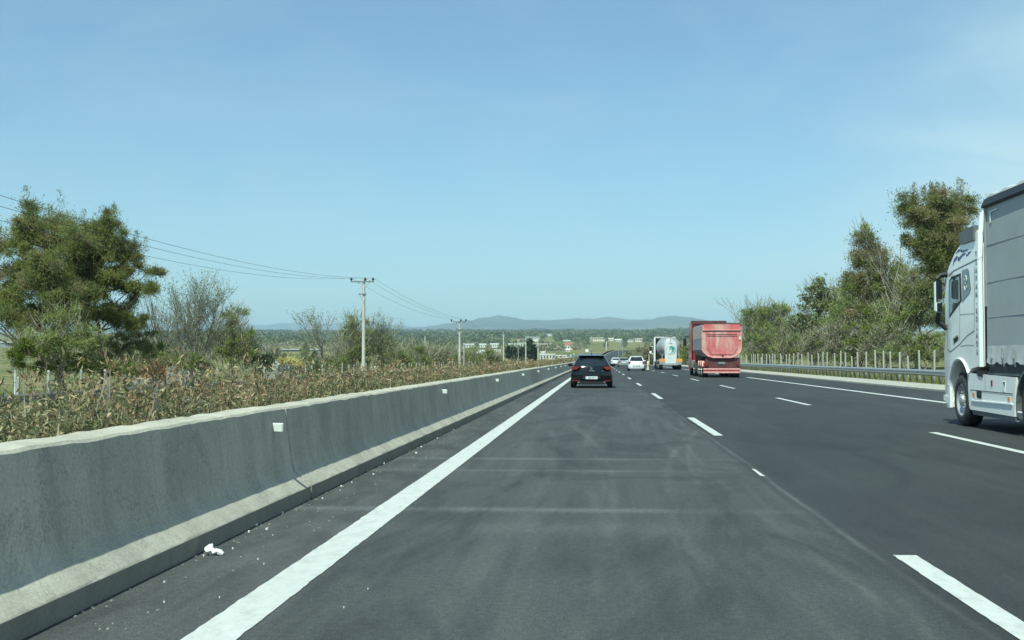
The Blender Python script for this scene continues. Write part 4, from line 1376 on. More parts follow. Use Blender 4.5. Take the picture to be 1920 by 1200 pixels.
# white hatchback
wx, wy = 3.87, 122.0
WL = [(.18, .76, .20, 3.6), (.24, .82, .06, 3.75), (.40, .845, .0, 3.8), (.70, .85, .03, 3.72), (.88, .845, .05, 3.3), (1.0, .80, .10, 2.85), (1.36, .66, .38, 2.2), (1.45, .61, .5, 2.0), (1.50, .52, .75, 1.8), (1.52, .36, .95, 1.6)]
wc = car('hatchback_car', (wx, wy), 'small white hatchback in the middle lane with dark rear window', 'car', WL, 5, M['white_car'], (.62, 3.05), .30)
for s in (-1, 1):
    rear_prism(wc, 'tail_lamp', M['red_lamp'], [(wx + s * .60, .98), (wx + s * .80, .96), (wx + s * .845, .80), (wx + s * .70, .76), (wx + s * .62, .82)], wy + .0, wy + .2)
    b = MB(); b.box((wx + s * .93, wy + 2.4, 1.03), (.2, .11, .14), bev=.04); b.build('mirror', M['white_car'], wc, True)
p2 = add_box(wc, 'number_plate', M['plate'], (wx, wy - .062, .52), (.52, .02, .115), .004)
text_mesh('YEX-3042', .09, M['ink'], 'lettering', p2, (wx, wy - .075, .52), (1, 0, 0), (0, 0, 1), 1, .002)
rear_prism(wc, 'plate_recess', M['galv_dark'], [(wx - .34, .45), (wx + .34, .45), (wx + .34, .585), (wx - .34, .585)], wy - .055, wy + .02)
b = MB(); b.tube([(wx, wy + .04, .98), (wx + .3, wy + .12, 1.08)], .012, 4); b.build('rear_wiper', M['black'], wc)
add_box(wc, 'spoiler', M['white_car'], (wx, wy + .44, 1.455), (1.1, .3, .04), .015)

# silver saloon
sx_, sy_ = 3.78, 176.0
SL = [(.2, .80, .15, 4.3), (.26, .86, .05, 4.45), (.45, .89, .0, 4.5), (.75, .89, .02, 4.4), (.90, .87, .04, 3.9), (.955, .84, .12, 3.4), (.985, .78, .55, 3.15), (1.30, .62, 1.05, 2.4), (1.37, .58, 1.2, 2.25), (1.41, .5, 1.45, 2.05), (1.42, .35, 1.6, 1.9)]
sc_ = car('saloon_car', (sx_, sy_), 'silver saloon ahead of the white hatchback in the middle lane', 'car', SL, 6, M['silver'], (.95, 3.55), .31)
for s in (-1, 1):
    rear_prism(sc_, 'tail_lamp', M['red_lamp'], [(sx_ + s * .50, .86), (sx_ + s * .84, .87), (sx_ + s * .86, .72), (sx_ + s * .55, .70)], sy_ - .02, sy_ + .15)
    b = MB(); b.box((sx_ + s * .95, sy_ + 2.9, 1.0), (.2, .11, .13), bev=.04); b.build('mirror', M['silver'], sc_, True)
p3 = add_box(sc_, 'number_plate', M['plate'], (sx_, sy_ - .06, .66), (.52, .02, .115), .004)
add_box(sc_, 'bumper_strip', M['galv_dark'], (sx_, sy_ - .02, .33), (1.6, .05, .16), .01)

# white car further on, and one on the far carriageway
vx, vy = 3.1, 214.0
VL = [(a, hw * .98, yr, yf) for a, hw, yr, yf in SL]
vc = car('saloon_car', (vx, vy), 'white car farthest ahead, peeping out beside the silver saloon', 'car', VL, 6, M['white_car'], (.95, 3.55), .31)
for s in (-1, 1):
    rear_prism(vc, 'tail_lamp', M['red_lamp'], [(vx + s * .55, .86), (vx + s * .82, .87), (vx + s * .84, .74), (vx + s * .6, .72)], vy - .02, vy + .15)
ox, oy = -7.6, 288.0
oc = car('estate_car', (ox, oy), 'white car on the opposite carriageway behind the end of the hedge', 'car', [(z - .05, hw, yr, yf) for z, hw, yr, yf in [(.2, .80, .15, 4.2), (.3, .87, .05, 4.4), (.5, .9, .0, 4.45), (.85, .9, .02, 4.3), (1.0, .86, .04, 3.3), (1.5, .68, .3, 2.5), (1.6, .62, .45, 2.3), (1.66, .5, .7, 2.1)]], 4, M['white_car'], (.85, 3.5), .31)
for s in (-1, 1):
    b = MB(); b.box((ox + s * .66, oy - .02, P(oy) + .72), (.32, .08, .16), bev=.03); b.build('headlamp', M['reflector'], oc, True)

# slim marker post beside the white hatchback
mx_, my_ = 5.62, 136.0
mp_ = thing('marker_post', (mx_, my_, 0), 'cream and red flexible marker post standing on the lane line', 'marker post')
b = MB(); b.box((mx_, my_, .025), (.34, .34, .05), bev=.02); b.build('foot', M['reflector'], mp_)
b = MB(); b.tube([(mx_, my_, .05), (mx_, my_, .95)], [.11, .13], 10); b.build('shaft', M['cream'], mp_, True)
b = MB(); b.box((mx_ + .02, my_ - .1, .86), (.22, .03, .26), bev=.01); b.build('head', M['cream'], mp_)
b = MB(); b.tube([(mx_, my_, .42), (mx_, my_, .56)], [.13, .135], 10); b.build('band', M['orange_panel'], mp_, True)

# ------------------------------------------------------------------ vegetation
def veg(name, loc, label, cat, group=None):
    return thing(name, loc, label, cat, group)

def curve_pts(a, b, sag=.0, n=5, wob=.05):
    a, b = Vector(a), Vector(b); out = []
    d = (b - a).length
    for i in range(n + 1):
        u = i / n
        p = a.lerp(b, u)
        p.z += sag * d * 4 * u * (1 - u)
        if 0 < i < n: p += Vector((rng.uniform(-1, 1), rng.uniform(-1, 1), rng.uniform(-1, 1))) * wob * d
        out.append(p)
    return out

def in_lobes(lobes, n):
    """random points in ellipsoids (x,y,z,rx,ry,rz), biased towards the skin"""
    vol = np.array([l[3] * l[4] * l[5] for l in lobes]) ** .8
    idx = R.choice(len(lobes), n, p=vol / vol.sum())
    m_ = min(n, 2 * len(lobes)); idx[:m_] = np.arange(m_) % len(lobes)
    Lb = np.array(lobes)[idx]
    r = R.random(n)[:, None] ** .42
    return Lb[:, :3] + unit(n) * r * Lb[:, 3:6], idx

def px_lobes(Y, lob, depth=.8):
    """crown masses: photo outline (px, py, rx, ry) at distance Y -> ellipsoids with real depth"""
    out = []
    for q in lob:
        px, py, rx, ry = q[:4]
        dy = q[4] if len(q) > 4 else 0.0
        p = at(px, py, Y + dy); s = mpp(Y + dy)
        out.append((p.x, p.y, p.z, rx * s, max(rx, ry) * s * depth, ry * s))
    return out

def leafy(name, label, cat, base, lobes, puffs, per, leaf, wdt, mat, trunk_r, bark='bark', puff_r=.6, up=.35, flat=.75, group=None, twigs=0, twig_len=.7, twig_w=.03, leaf2=None, frac2=.0, trunk_top=None, limbs=26, stems=1, shoots=0):
    """a tree: tapered trunk(s) and limbs reaching into puffs of leaf blades"""
    base = Vector(base)
    root = veg(name, base, label, cat, group)
    pc, idx = in_lobes(lobes, puffs)
    # trunk
    zc = np.array([l[2] for l in lobes]); 
    top = Vector(trunk_top) if trunk_top else Vector((float(np.mean(pc[:, 0])), float(np.mean(pc[:, 1])), float(np.percentile(pc[:, 2], 70))))
    mb = MB()
    trunks = []
    for k in range(stems):
        b0 = base + Vector((rng.uniform(-.5, .5), rng.uniform(-.4, .4), 0)) * (0 if stems == 1 else 1)
        tp = top if stems == 1 else top + Vector((rng.uniform(-1, 1) * (lobes[0][3] * .7), rng.uniform(-1, 1) * .6, rng.uniform(-.6, .3)))
        pts = curve_pts(b0 - Vector((0, 0, .2)), tp, 0, 7, .025)
        rr = trunk_r * (1 if stems == 1 else .6)
        mb.tube(pts, [rr * (1.15 - .95 * (i / 7.0)) for i in range(8)], 8)
        trunks.append(pts)
    order = R.permutation(len(pc))[:limbs]
    for i in order:
        q = Vector(pc[i])
        tp = trunks[rng.randrange(len(trunks))]
        # leave the trunk below the puff
        best = min(tp[2:], key=lambda p: abs((q.z - p.z) - .55 * (Vector((q.x, q.y, 0)) - Vector((p.x, p.y, 0))).length))
        pts = curve_pts(best, q, -.04, 5, .05)
        r0 = trunk_r * .36
        mb.tube(pts, [r0 * (1 - .85 * k / 5.0) for k in range(6)], 5)
    o = mb.build('trunk', M[bark], root, True, 60)
    # foliage
    n = puffs * per
    ctr = np.repeat(pc, per, axis=0)
    pr = np.repeat(puff_r * R.uniform(.45, 1.3, puffs), per)[:, None]
    u = unit(n)
    rr = np.abs(R.normal(size=n))[:, None] * .52
    pos = ctr + u * rr * pr * np.array([1, 1, flat])
    d = u * .8 + unit(n) * .7 + np.array([0, 0, up])
    ln = leaf * R.uniform(.6, 1.3, n); wd = wdt * R.uniform(.7, 1.3, n)
    rnd_p = np.repeat(R.random(puffs), per)
    rnd = np.clip(.55 * rnd_p + .45 * R.random(n), 0, 1)
    if leaf2:
        sel = np.repeat(R.random(puffs) < frac2, per)
        kites('foliage', pos[~sel], d[~sel], ln[~sel], wd[~sel], M[mat], root, rnd=rnd[~sel])
        if sel.any(): kites('foliage', pos[sel], d[sel], ln[sel], wd[sel], M[leaf2], root, rnd=rnd[sel])
    else:
        kites('foliage', pos, d, ln, wd, M[mat], root, rnd=rnd)
    if shoots:
        # upright leading shoots along the top of the crown
        k = np.argsort(-pc[:, 2])[: max(4, int(len(pc) * .35))]
        sel = R.choice(k, shoots)
        m_ = 80
        t = np.tile(np.linspace(0, 1, m_), shoots)
        hh = np.repeat(R.uniform(.5, 1.1, shoots) * puff_r * 1.6, m_)
        lean = np.repeat(R.normal(size=(shoots, 2)) * .15, m_, axis=0)
        b0 = np.repeat(pc[sel] + np.array([0, 0, puff_r * .1]) + R.normal(size=(shoots, 3)) * puff_r * .5, m_, axis=0)
        pos = b0 + np.stack([lean[:, 0] * t * hh, lean[:, 1] * t * hh, t * hh], 1) + R.normal(size=(shoots * m_, 3)) * (puff_r * .30 * (1.08 - t))[:, None]
        d = unit(shoots * m_) * .8 + np.array([0, 0, .7])
        kites('foliage', pos, d, leaf * .9, wdt * .9, M[mat], root)
    if twigs:
        tc_, _ = in_lobes(lobes, twigs)
        d = unit(twigs) * .6 + np.array([0, 0, .75])
        kites('twigs', tc_, d, twig_len * R.uniform(.5, 1.4, twigs), twig_w * R.uniform(.6, 1.3, twigs), M['twig_leaf'], root, bend=.06)
    return root

def bare(name, label, base, h, spread, trunk_r, bark='bark_grey', lean=(0, 0), depth=4, leaves=0, leafmat_='olive_leaf', leaf=.08, group=None, twist=.35, first=.35, min_r=.006, cat='tree', stems=1, kids=(3, 4)):
    base = Vector(base)
    root = veg(name, base, label, cat, group)
    mb = MB(); tips = []
    def branch(p, d, ln, r, lv):
        n = 5 if lv < 3 else 3
        pts = [p]; dd = d.normalized()
        for i in range(n):
            dd = (dd + Vector((rng.uniform(-1, 1), rng.uniform(-1, 1), rng.uniform(-.5, .9))) * twist * .38).normalized()
            pts.append(pts[-1] + dd * ln / n)
        r1 = max(min_r, r * .45)
        mb.tube(pts, [r + (r1 - r) * i / n for i in range(n + 1)], 7 if lv == 0 else (5 if lv == 1 else 3), lv < 2)
        if lv >= depth - 1:
            tips.extend(pts[1:]); return
        k = rng.randint(*kids) + (1 if lv == 0 else 0)
        for j in range(k):
            u = (first if lv == 0 else .3) + (1 - (first if lv == 0 else .3)) * (j + rng.random()) / k
            u = min(u, .999)
            i = int(u * n); q = pts[i].lerp(pts[i + 1], u * n - i)
            a = rng.uniform(0, 2 * pi)
            side_ = Vector((cos(a), sin(a), 0))
            nd = (dd * .75 + side_ * spread + Vector((0, 0, .42))).normalized()
            branch(q, nd, ln * rng.uniform(.48, .75), max(min_r, r * (.62 - .2 * u)), lv + 1)
        branch(pts[-1], (dd + Vector((0, 0, .3))), ln * .55, r1, lv + 1)
    for k in range(stems):
        b0 = base + (Vector((rng.uniform(-.3, .3), rng.uniform(-.3, .3), 0)) if stems > 1 else Vector((0, 0, 0)))
        ln_ = Vector((lean[0] + (rng.uniform(-.35, .35) if stems > 1 else 0), lean[1] + (rng.uniform(-.3, .3) if stems > 1 else 0), 1))
        branch(b0 - Vector((0, 0, .15)), ln_, h * .52 * (rng.uniform(.8, 1.1) if stems > 1 else 1), trunk_r, 0)
    mb.build('trunk', M[bark], root, True, 70)
    if leaves:
        T = np.array([tuple(t) for t in tips])
        i = R.integers(0, len(T), leaves)
        pos = T[i] + R.normal(size=(leaves, 3)) * .10
        kites('foliage', pos, unit(leaves) + np.array([0, 0, .3]), leaf * R.uniform(.6, 1.4, leaves), leaf * .45, M[leafmat_], root)
    return root

def gbase(px, Y, py=690):
    p = at(px, py, Y)
    return (p.x, Y, H(p.x, Y))

# ---- left: two spreading pines
LB1 = px_lobes(55, [(48, 415, 20, 42), (45, 470, 58, 40), (110, 440, 42, 38), (20, 540, 48, 45), (95, 520, 62, 40, 1), (-40, 470, 45, 60), (-50, 560, 60, 50), (60, 585, 70, 28), (150, 470, 30, 40, 1), (150, 545, 40, 40, -1), (120, 590, 60, 26), (95, 500, 44, 36, -1.6), (60, 525, 44, 34, -1.6), (140, 455, 34, 34, -1.2), (110, 560, 50, 30, -1.8), (30, 600, 50, 26, -1.5)], .75)
leafy('pine_tree', 'big dark green pine with several pointed tops at the left edge', 'tree', gbase(118, 55), LB1, 330, 480, .17, .030, 'pine_leaf', .20, puff_r=.60, leaf2='pine_leaf2', frac2=.25, limbs=60, shoots=46, trunk_top=tuple(at(95, 470, 56.5)))
LB2 = px_lobes(57, [(200, 425, 22, 30), (170, 450, 40, 34), (215, 470, 42, 42), (190, 530, 62, 38), (245, 500, 26, 26), (268, 540, 30, 18), (295, 512, 16, 9), (262, 565, 26, 20), (190, 585, 58, 22), (150, 500, 34, 40), (240, 600, 34, 18)], .75)
leafy('pine_tree', 'dark pine with a branch stretching to the right over the bare trees', 'tree', gbase(202, 57), LB2, 185, 500, .17, .030, 'pine_leaf', .18, puff_r=.52, leaf2='pine_leaf2', frac2=.2, limbs=55, shoots=30, trunk_top=tuple(at(172, 520, 57)))
# thin growth under the pines
leafy('shrub', 'tall olive shrub filling the gap beneath the big pine', 'shrub', gbase(95, 52), px_lobes(52, [(90, 640, 60, 36), (150, 640, 45, 32), (60, 660, 36, 26), (120, 600, 50, 24)], .8), 60, 150, .15, .045, 'olive_leaf', .06, 'bark_grey', .45, stems=6, limbs=30, twigs=700, twig_len=.75, twig_w=.022)
leafy('shrub', 'bright green bush at the far left under the pine', 'shrub', gbase(40, 50), px_lobes(50, [(42, 655, 28, 24), (30, 672, 24, 20)], .9), 26, 150, .11, .04, 'fresh_leaf', .04, 'bark_grey', .35, stems=4, limbs=14, twigs=200, twig_w=.02)
leafy('shrub', 'grey olive thicket below the right-hand pine', 'shrub', gbase(235, 60), px_lobes(60, [(235, 640, 40, 38), (262, 632, 30, 34), (205, 655, 36, 24), (285, 655, 24, 26)], .8), 46, 130, .16, .045, 'olive_leaf', .06, 'bark_grey', .42, stems=6, limbs=26, twigs=700, twig_len=.75, twig_w=.024)
leafy('shrub', 'low green shrub at the feet of the two pines', 'shrub', gbase(160, 54), px_lobes(53, [(160, 682, 44, 24), (115, 686, 40, 22), (205, 684, 38, 22), (70, 690, 36, 20), (245, 690, 34, 18)], .8), 80, 130, .13, .045, 'olive_leaf', .05, 'bark_grey', .38, stems=5, limbs=16, leaf2='fresh_leaf', frac2=.35, twigs=300, twig_w=.02)
leafy('shrub', 'bushy olive shrub filling the gap behind the brown tuft', 'shrub', gbase(285, 70), px_lobes(70, [(285, 668, 34, 22), (255, 672, 28, 18), (320, 674, 30, 18)], .8), 40, 120, .17, .055, 'olive_leaf', .05, 'bark_grey', .45, stems=5, limbs=16, leaf2='pine_leaf', frac2=.3, twigs=400, twig_w=.025)
# bare and budding trees
bare('bare_tree', 'tall budding tree with many fine bare branches left of the pole', gbase(362, 69), 7.6, .75, .07, 'bark_grey', (.12, 0), 4, 5200, 'grey_leaf', .11, twist=.42, first=.25, kids=(4, 5), stems=5)
bare('bare_tree', 'slim leaning bare tree between the pine and the budding tree', gbase(318, 66), 5.6, .45, .085, 'bark', (-.28, 0), 4, 120, 'olive_leaf', .08, twist=.3, first=.4)
leafy('shrub', 'wide olive bush behind the budding tree', 'shrub', gbase(440, 74), px_lobes(74, [(430, 640, 38, 46), (460, 650, 26, 40), (405, 655, 34, 34), (440, 600, 26, 26)], .8), 62, 150, .17, .055, 'olive_leaf', .07, 'bark_grey', .5, stems=7, limbs=32, twigs=1800, twig_len=.8, twig_w=.028)
leafy('shrub', 'dark green bush at the end of the left thicket', 'shrub', gbase(480, 84), px_lobes(84, [(478, 668, 26, 24), (500, 676, 18, 16), (462, 660, 18, 24)], .9), 34, 150, .17, .06, 'dark_leaf', .06, 'bark', .5, limbs=12)
leafy('shrub', 'low leafy shrub at the foot of the budding tree', 'shrub', gbase(345, 64), px_lobes(64, [(345, 680, 42, 18), (310, 676, 28, 18), (385, 684, 30, 14)], .9), 40, 120, .13, .05, 'olive_leaf', .04, 'bark_grey', .4, stems=4, limbs=14, leaf2='fresh_leaf', frac2=.3, twigs=500, twig_w=.022)
bare('bare_tree', 'small bare tree with a crooked open crown standing alone', gbase(604, 96), 6.4, .95, .13, 'bark_grey', (-.02, 0), 4, 1000, 'grey_leaf', .13, twist=.6, first=.62, kids=(3, 4))
leafy('shrub', 'green budding bush wrapped around the nearest utility pole', 'shrub', gbase(668, 112), px_lobes(112, [(655, 650, 34, 40), (690, 640, 28, 40), (720, 655, 24, 34), (640, 672, 24, 24), (665, 612, 22, 22)], .8), 60, 130, .22, .07, 'olive_leaf', .08, 'bark', .75, stems=7, limbs=30, twigs=1700, twig_len=1.2, twig_w=.045, leaf2='fresh_leaf', frac2=.12)
bare('bare_tree', 'twiggy bare sapling with upright shoots just right of the nearest pole', gbase(706, 113), 6.9, .55, .08, 'bark_grey', (.05, 0), 4, 1200, 'olive_leaf', .13, twist=.4, first=.3, stems=2)
leafy('shrub', 'yellow flowering bush beyond the fence', 'shrub', gbase(545, 92), px_lobes(92, [(540, 678, 22, 9), (560, 684, 14, 8)], .9), 18, 70, .16, .09, 'yellow_leaf', .04, 'bark_grey', .4, limbs=8)
# brown and grey thickets running on behind the hedge
thk = [(735, 150, 30, 30, 'olive_leaf', 'greyish thicket just right of the nearest pole'), (775, 165, 34, 32, 'olive_leaf', 'pale green thicket between the first two poles'), (812, 175, 30, 28, 'twig_leaf', 'brown leafless thicket left of the second pole'), (845, 185, 28, 28, 'olive_leaf', 'olive thicket at the foot of the second pole'), (885, 230, 28, 20, 'olive_leaf', 'low olive thicket just right of the second pole'), (918, 260, 22, 16, 'fresh_leaf', 'bright green low bush left of the third pole')]
for px, Y, rx, ry, mt, lab in thk:
    leafy('shrub', lab, 'shrub', gbase(px, Y), px_lobes(Y, [(px, 672, rx, ry), (px - rx * .5, 678, rx * .7, ry * .75), (px + rx * .55, 676, rx * .7, ry * .8)], .8), 40, 110, .28, .10, mt, .08, 'bark_grey', .95, stems=5, limbs=18, twigs=500, twig_len=1.6, twig_w=.06)

# ---- right: the wood behind the stake fence
leafy('pine_tree', 'tall umbrella-headed pine rising behind the white lorry', 'tree', gbase(1790, 92), px_lobes(92, [(1757, 395, 58, 36), (1735, 440, 42, 45), (1790, 430, 38, 52), (1765, 475, 48, 30), (1710, 385, 26, 20), (1800, 395, 26, 28), (1755, 500, 32, 16)], .8), 170, 330, .24, .055, 'pine_leaf2', .26, 'bark', .85, leaf2='pine_leaf', frac2=.5, limbs=46, shoots=26, trunk_top=tuple(at(1772, 470, 92)))
leafy('pine_tree', 'pointed olive-green pine, the tallest left of the dead tree', 'tree', gbase(1640, 108), px_lobes(108, [(1620, 448, 14, 24), (1628, 490, 36, 30), (1650, 500, 40, 30), (1612, 540, 40, 34), (1665, 545, 40, 36), (1630, 590, 50, 32), (1690, 520, 24, 34)], .8), 130, 280, .26, .06, 'pine_leaf2', .22, 'bark', .9, leaf2='olive_leaf', frac2=.45, limbs=46, shoots=18, trunk_top=tuple(at(1630, 480, 108)))
leafy('broadleaf_tree', 'olive-green tree between the dead tree and the lorry mirror', 'tree', gbase(1720, 100), px_lobes(100, [(1722, 545, 42, 42), (1745, 585, 34, 40), (1700, 590, 34, 40), (1760, 530, 22, 30)], .8), 100, 200, .20, .075, 'olive_leaf', .16, 'bark_grey', .8, limbs=36, twigs=1800, twig_len=1.2, twig_w=.045, leaf2='pine_leaf2', frac2=.3)
bare('dead_tree', 'leafless dead tree with pale forked limbs beside the umbrella pine', gbase(1690, 103), 14.0, .5, .13, 'bark_grey', (-.02, 0), 4, 0, twist=.55, first=.62, min_r=.016, kids=(2, 3))
leafy('broadleaf_tree', 'light grey-green tree with loose open leaves in the middle of the wood', 'tree', gbase(1545, 140), px_lobes(140, [(1522, 545, 22, 24), (1545, 555, 32, 28), (1530, 590, 40, 30), (1570, 580, 26, 30), (1505, 610, 26, 26)], .8), 95, 60, .36, .22, 'grey_leaf', .16, 'bark_grey', .95, limbs=46, twigs=900, twig_len=1.3, twig_w=.05, leaf2='fresh_leaf', frac2=.22)
bare('bare_tree', 'thin bare tree with forked top beside the pointed pine', gbase(1582, 120), 11.8, .5, .15, 'bark_grey', (0, 0), 4, 0, twist=.4, first=.55, min_r=.014)
leafy('broadleaf_tree', 'broad rounded olive-brown tree right of the red lorry', 'tree', gbase(1440, 185), px_lobes(185, [(1438, 600, 46, 36), (1415, 625, 30, 36), (1465, 615, 34, 36), (1440, 650, 52, 30)], .8), 130, 190, .36, .12, 'olive_leaf', .2, 'bark_grey', 1.2, limbs=46, twigs=1300, twig_len=2.0, twig_w=.085, leaf2='twig_leaf', frac2=.3)
bare('bare_tree', 'bare spreading tree half hidden behind the red lorry', gbase(1392, 195), 11.5, .7, .17, 'bark_grey', (-.1, 0), 4, 0, twist=.45, first=.3, min_r=.02)
leafy('broadleaf_tree', 'yellow-green tree in front of the rounded olive-brown one', 'tree', gbase(1500, 150), px_lobes(150, [(1500, 625, 32, 26), (1478, 640, 26, 24), (1525, 640, 28, 26)], .8), 70, 110, .36, .13, 'fresh_leaf', .14, 'bark_grey', 1.0, limbs=30, twigs=1200, twig_len=1.6, twig_w=.06, leaf2='olive_leaf', frac2=.6)
leafy('broadleaf_tree', 'dark green tree low in the wood around the thin bare trunk', 'tree', gbase(1575, 126), px_lobes(126, [(1570, 640, 34, 30), (1545, 650, 26, 28), (1600, 630, 28, 34)], .8), 66, 120, .32, .11, 'olive_leaf', .15, 'bark', .9, limbs=26, twigs=1100, twig_len=1.4, twig_w=.05, leaf2='dark_leaf', frac2=.45)
leafy('broadleaf_tree', 'mid-green tree filling the wood behind the thin bare tree', 'tree', gbase(1600, 128), px_lobes(128, [(1588, 580, 34, 34), (1612, 600, 30, 36), (1570, 610, 30, 30), (1596, 548, 28, 28), (1640, 565, 30, 28)], .8), 105, 150, .26, .10, 'olive_leaf', .15, 'bark_grey', .95, limbs=30, twigs=600, twig_len=1.3, twig_w=.05, leaf2='fresh_leaf', frac2=.25)
leafy('broadleaf_tree', 'green tree below the pointed pine with ivy-bright patches', 'tree', gbase(1668, 104), px_lobes(104, [(1660, 600, 36, 34), (1685, 620, 32, 34), (1640, 630, 30, 28)], .8), 80, 150, .22, .09, 'olive_leaf', .15, 'bark_grey', .8, limbs=30, twigs=700, twig_len=1.2, twig_w=.045, leaf2='fresh_leaf', frac2=.28)
# undergrowth along the fence, bush by bush
ug = [(1430, 150, 34, 22, 'olive_leaf', 'dull olive undergrowth bush nearest the red lorry'), (1480, 135, 32, 22, 'olive_leaf', 'olive undergrowth bush beneath the rounded tree'), (1525, 122, 30, 22, 'twig_leaf', 'grey leafless undergrowth bush beneath the grey-green tree'),
      (1575, 108, 30, 24, 'twig_leaf', 'brown leafless bush at the foot of the thin bare tree'), (1612, 98, 32, 30, 'fresh_leaf', 'bush of bright yellow-green leaves climbing in the middle of the wood'), (1650, 92, 34, 28, 'twig_leaf', 'tangled grey-brown bush under the pointed pine'),
      (1695, 86, 36, 30, 'olive_leaf', 'olive tangle around the dead tree trunk'), (1740, 80, 34, 24, 'fresh_leaf', 'bright yellow-green bush beside the lorry cab'), (1790, 76, 38, 34, 'olive_leaf', 'olive bush hidden mostly by the lorry cab')]
for px, Y, rx, ry, mt, lab in ug:
    s = mpp(Y)
    jj = rng.uniform(-22, 14)
    leafy('shrub', lab, 'shrub', gbase(px, Y), px_lobes(Y, [(px, 655, rx, ry), (px - rx * .6, 664, rx * .7, ry * .7), (px + rx * .6, 662, rx * .7, ry * .75), (px + jj, 630 + jj, rx * .7, ry * .7)], .7), 60, 90, 4.2 * s, 1.9 * s if mt == 'fresh_leaf' else 1.1 * s, mt, .07, 'bark_grey', 11 * s, stems=6, limbs=22, twigs=420, twig_len=17 * s, twig_w=.7 * s, leaf2='twig_leaf' if mt != 'twig_leaf' else 'olive_leaf', frac2=.3)

# ---- verge grass under the guard rail
def grass():
    n = 26000
    y = 44 + 190 * R.random(n) ** 1.7
    x = 15.1 + 7.5 * R.random(n) ** 1.2
    z = np.array([H(a, b) for a, b in zip(x, y)]) - .02
    k = np.sqrt(np.maximum(1, y / 60))
    d = R.normal(size=(n, 3)) * .45 + np.array([0, 0, 1])
    o = kites('grass', np.stack([x, y, z], 1), d, (.18 + .28 * R.random(n) ** 2) * k, .02 * k, M['grass'], None, bend=.3)
    tag(o, 'pale green verge grass growing under the right guard rail', 'grass', kind='stuff')
    n = 30000
    y = 30 + 260 * R.random(n) ** 1.5
    x = -19.8 - 22 * R.random(n) ** 1.5
    z = np.array([H(a, b) for a, b in zip(x, y)]) - .02
    k = np.sqrt(np.maximum(1, y / 60))
    d = R.normal(size=(n, 3)) * .45 + np.array([0, 0, 1])
    o = kites('grass', np.stack([x, y, z], 1), d, (.2 + .35 * R.random(n) ** 2) * k, .024 * k, M['grass'], None, bend=.3)
    tag(o, 'rough grass on the slope beyond the far carriageway', 'grass', kind='stuff')
grass()

# ---- oleander hedge in the median
def hedge():
    root = thing('oleander_hedge', (-4.1, 10, .5), 'long oleander hedge with browned dry tops growing behind the concrete barrier', 'hedge')
    # stems: clumps of upright shoots; leaves whorled along their upper half
    segs = [(1.5, 9, 58), (9, 16, 44), (16, 28, 27), (28, 50, 12.0), (50, 90, 6.5), (90, 170, 3.2), (170, 330, 1.6)]
    SP, SD, SL, SW = [], [], [], []
    LG, LB = [[], [], [], []], [[], [], [], []]
    for a, b, dens in segs:
        n = int((b - a) * dens * 1.55)
        k = 1.0 if b <= 16 else (1.2 if b <= 28 else (1.7 if b <= 50 else (2.4 if b <= 90 else (3.8 if b <= 170 else 7.0))))
        y = R.uniform(a, b, n)
        u = R.random(n)
        x = -3.42 - 1.5 * u
        patch = np.sin(y * 1.9 + 2) * .5 + np.sin(y * .63) * .5 + np.sin(y * 4.3 + x * 3) * .35
        top = 1.0 + .12 * patch + R.normal(size=n) * .10 - .26 * np.clip((u - .55) / .45, 0, 1) - .16 * np.clip((.18 - u) / .18, 0, 1)
        top = np.where(R.random(n) < .09, top + R.uniform(.05, .28, n), top)
        # lower and thinner at the near end, where the far rail shows through
        z0 = np.full(n, .45)
        if a >= 28: top = np.minimum(top, 1.17); z0[:] = .55
        zz = np.array([P(v) for v in y]); xs_ = x + np.array([S(v) for v in y])
        lean = R.normal(size=(n, 2)) * .22
        hgt = top - z0
        d = np.stack([lean[:, 0], lean[:, 1], np.ones(n)], 1)
        SP.append(np.stack([xs_, y, z0 + zz], 1)); SD.append(d); SL.append(hgt * 1.04); SW.append(.013 * k * R.uniform(.6, 1.5, n))
        m_ = 36 if b <= 28 else (24 if b <= 50 else 14)
        t = R.uniform(.12, 1.03, (n, m_))
        rt_ = R.random((n, m_))
        base = SP[-1][:, None, :] + d[:, None, :] * (hgt[:, None, None] * t[:, :, None])
        base = base + R.normal(size=base.shape) * .035 * k
        ld = R.normal(size=base.shape) * .9 + d[:, None, :] * .4
        # browned by frost: mostly the outer tops, here and there whole clumps
        brown = np.clip((t - .69) * 1.9 + .26 * patch[:, None] + .12 + .22 * (y[:, None] > 26) + R.normal(size=t.shape) * .35, 0, 1) > .52
        ll = (.066 * R.uniform(.5, 1.5, t.shape)) * k ** .75
        lw = (.0165 * R.uniform(.7, 1.3, t.shape)) * k ** .9
        for store, sel in ((LB, brown), (LG, ~brown)):
            store[0].append(base[sel]); store[1].append(ld[sel]); store[2].append(ll[sel]); store[3].append(lw[sel])
    cat = np.concatenate
    kites('stems', cat(SP), cat(SD), cat(SL), cat(SW), M['hedge_stem'], root, bend=.03)
    kites('foliage', cat(LG[0]), cat(LG[1]), cat(LG[2]), cat(LG[3]), M['hedge_green'], root, bend=.25)
    kites('dry_foliage', cat(LB[0]), cat(LB[1]), cat(LB[2]), cat(LB[3]), M['hedge_brown'], root, bend=.35)
    return root
hedge()

